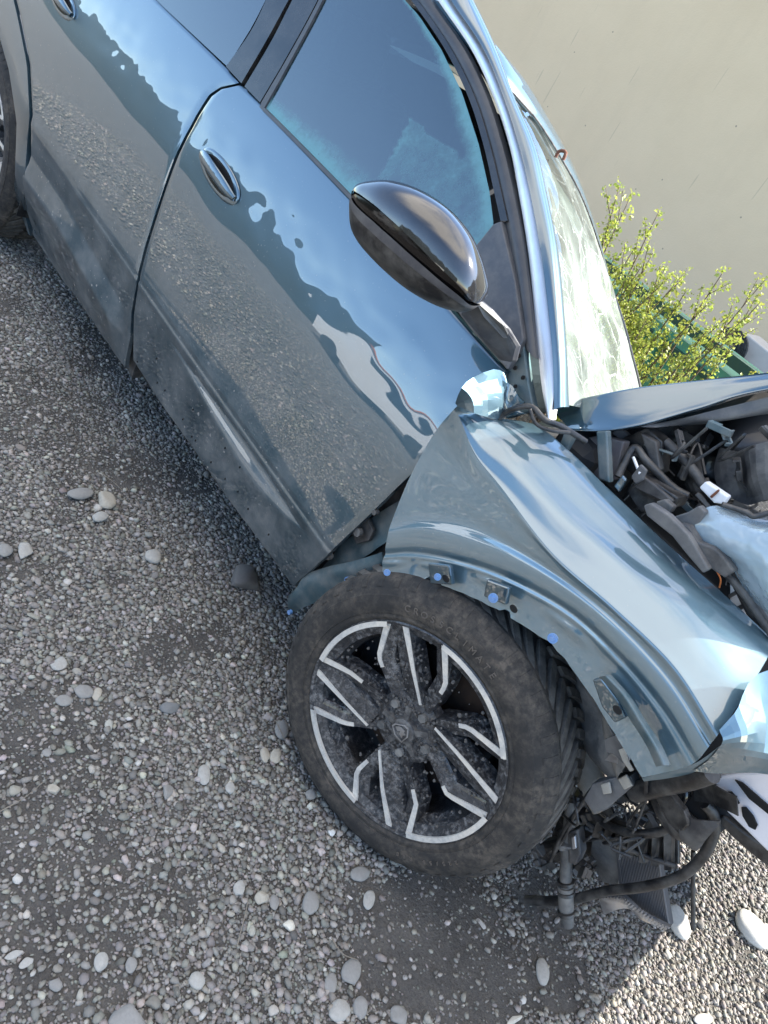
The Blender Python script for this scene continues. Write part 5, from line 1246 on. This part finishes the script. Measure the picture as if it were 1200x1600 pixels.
plate('valve_block', [(886,1300),(902,1296),(907,1335),(900,1352),(888,1350)], .225, .03, DARKPL, car, .004)
plate('valve_stem', [(892,1308),(898,1306),(900,1326),(894,1328)], .215, .008, BAREMETAL, car, .002)
plate('steering_boot', [(838,1320),(880,1312),(885,1345),(868,1352),(840,1345)], .27, .05, BLACKPL, car, .012)
plate('duct_flap', [(1020,1242),(1040,1232),(1068,1268),(1078,1290),(1062,1306),(1042,1285)], [.15,.15,.13,.13,.14,.15], .02, BLACKPL, car, .005)
# round duct with torn rubber, brackets
P0 = at(1042, 1240, .18)
V = []; 
ring = []
for r_, o_ in ((.034, 0), (.040, .0), (.042, .03), (.034, .035), (.033, 0)): ring.append([P0+Vector((math.cos(t)*r_*.8, o_, math.sin(t)*r_)) for t in [2*math.pi*i/28 for i in range(29)]])
gridobj('air_duct', ring, GLOSS, car, 0)
tube('duct_hose', [at(1030,1235,.19), at(1045,1265,.18), at(1062,1292,.17), at(1075,1305,.17)], [.022, .026, .024, .016], BLACKPL, car, n=20, seg=16)
crumple('torn_bracket', [[(1060,1262,.14),(1085,1278,.14),(1120,1285,.13)],[(1062,1290,.14),(1080,1300,.14),(1112,1300,.13)],[(1068,1315,.15),(1085,1330,.15),(1098,1322,.15)]], DARKPL, car, 16, 16, .01, 20, seed=13)
crumple('torn_bracket', [[(1085,1222,.2),(1120,1228,.18),(1150,1245,.16)],[(1090,1250,.2),(1120,1258,.18),(1155,1275,.16)]], BLACKPL, car, 12, 16, .012, 20, seed=14)
# sunlit crash bar with slots
CR = simple('white_crash_bar', (.72, .73, .78), .3, .3)
bar = plate('crash_bar', [(1112,1214),(1150,1208),(1240,1205),(1240,1320),(1200,1332),(1170,1302),(1135,1268)], .20, .03, CR, car, .004)
for px in ([(1136,1238),(1143,1238),(1150,1246),(1155,1256),(1148,1258),(1138,1250)], [(1158,1262),(1165,1262),(1176,1275),(1183,1290),(1180,1297),(1170,1292),(1160,1275)], [(1118,1212),(1124,1210),(1126,1216),(1120,1218)], [(1148,1219),(1160,1224),(1215,1272),(1215,1284),(1170,1248)]):
    plate('slot', px, .194, .004, HOLE, bar, 0)
plate('lower_grille_bar', [(1118,1278),(1130,1274),(1165,1302),(1240,1352),(1240,1385),(1180,1340),(1140,1305)], .24, .025, BLACKPL, car, .004)
# wires and odd clips by the tyre
for k in range(16):
    x_, y_ = rng.uniform(880, 1010), rng.uniform(1215, 1330); yy = rng.uniform(.16, .26)
    pts = [at(x_+rng.uniform(-28, 28), y_+rng.uniform(-30, 30), yy+rng.uniform(-.02, .02)) for _ in range(4)]
    tube('wire', pts, rng.uniform(.0016, .0038), BLACKPL, car, seg=6, n=20)
for k in range(34):
    x_, y_ = rng.uniform(838, 925), rng.uniform(1245, 1372)
    if x_ < 880 and y_ < 1300: continue
    c_ = at(x_, y_, rng.uniform(.22, .30)); rot = Matrix.Rotation(rng.uniform(0, 3), 3, Vector(rng.normal(size=3)).normalized())
    V, F = merge([box_vf(c_, rng.uniform(.008, .03), rng.uniform(.006, .015), rng.uniform(.012, .035), rot), box_vf(c_+Vector((.006, 0, .008)), .006, .02, .02, rot)])
    o = mesh('broken_clip', V, F, [BLACKPL, DARKPL, BLACKPL, DUSTPL, GREYPL][k % 5], car, False); b = o.modifiers.new('bevel', 'BEVEL'); b.width = .0015
for k in range(16):
    c_ = at(rng.uniform(930, 1110), rng.uniform(1235, 1300), rng.uniform(.22, .32)); rot = Matrix.Rotation(rng.uniform(0, 3), 3, Vector(rng.normal(size=3)).normalized())
    V, F = box_vf(c_, rng.uniform(.02, .07), .006, rng.uniform(.01, .03), rot); o = mesh('broken_bracket', V, F, [BLACKPL, DARKPL][k % 2], car, False)
plate('lower_arm', [(885,1240),(925,1262),(940,1300),(925,1345),(890,1350),(850,1345),(862,1300)], .36, .08, BLACKPL, car, .01)
# the nose beyond the frame, standing over the ground and shading it
V, F = merge([box_vf((.53, .95, .62), .62, .9, .30), box_vf((.40, .9, .93), .80, .95, .05, Matrix.Rotation(.12, 3, 'Y'))])
o = mesh('crushed_nose', V, F, BLACKPL, car, False); b = o.modifiers.new('bevel', 'BEVEL'); b.width = .03; b.segments = 3
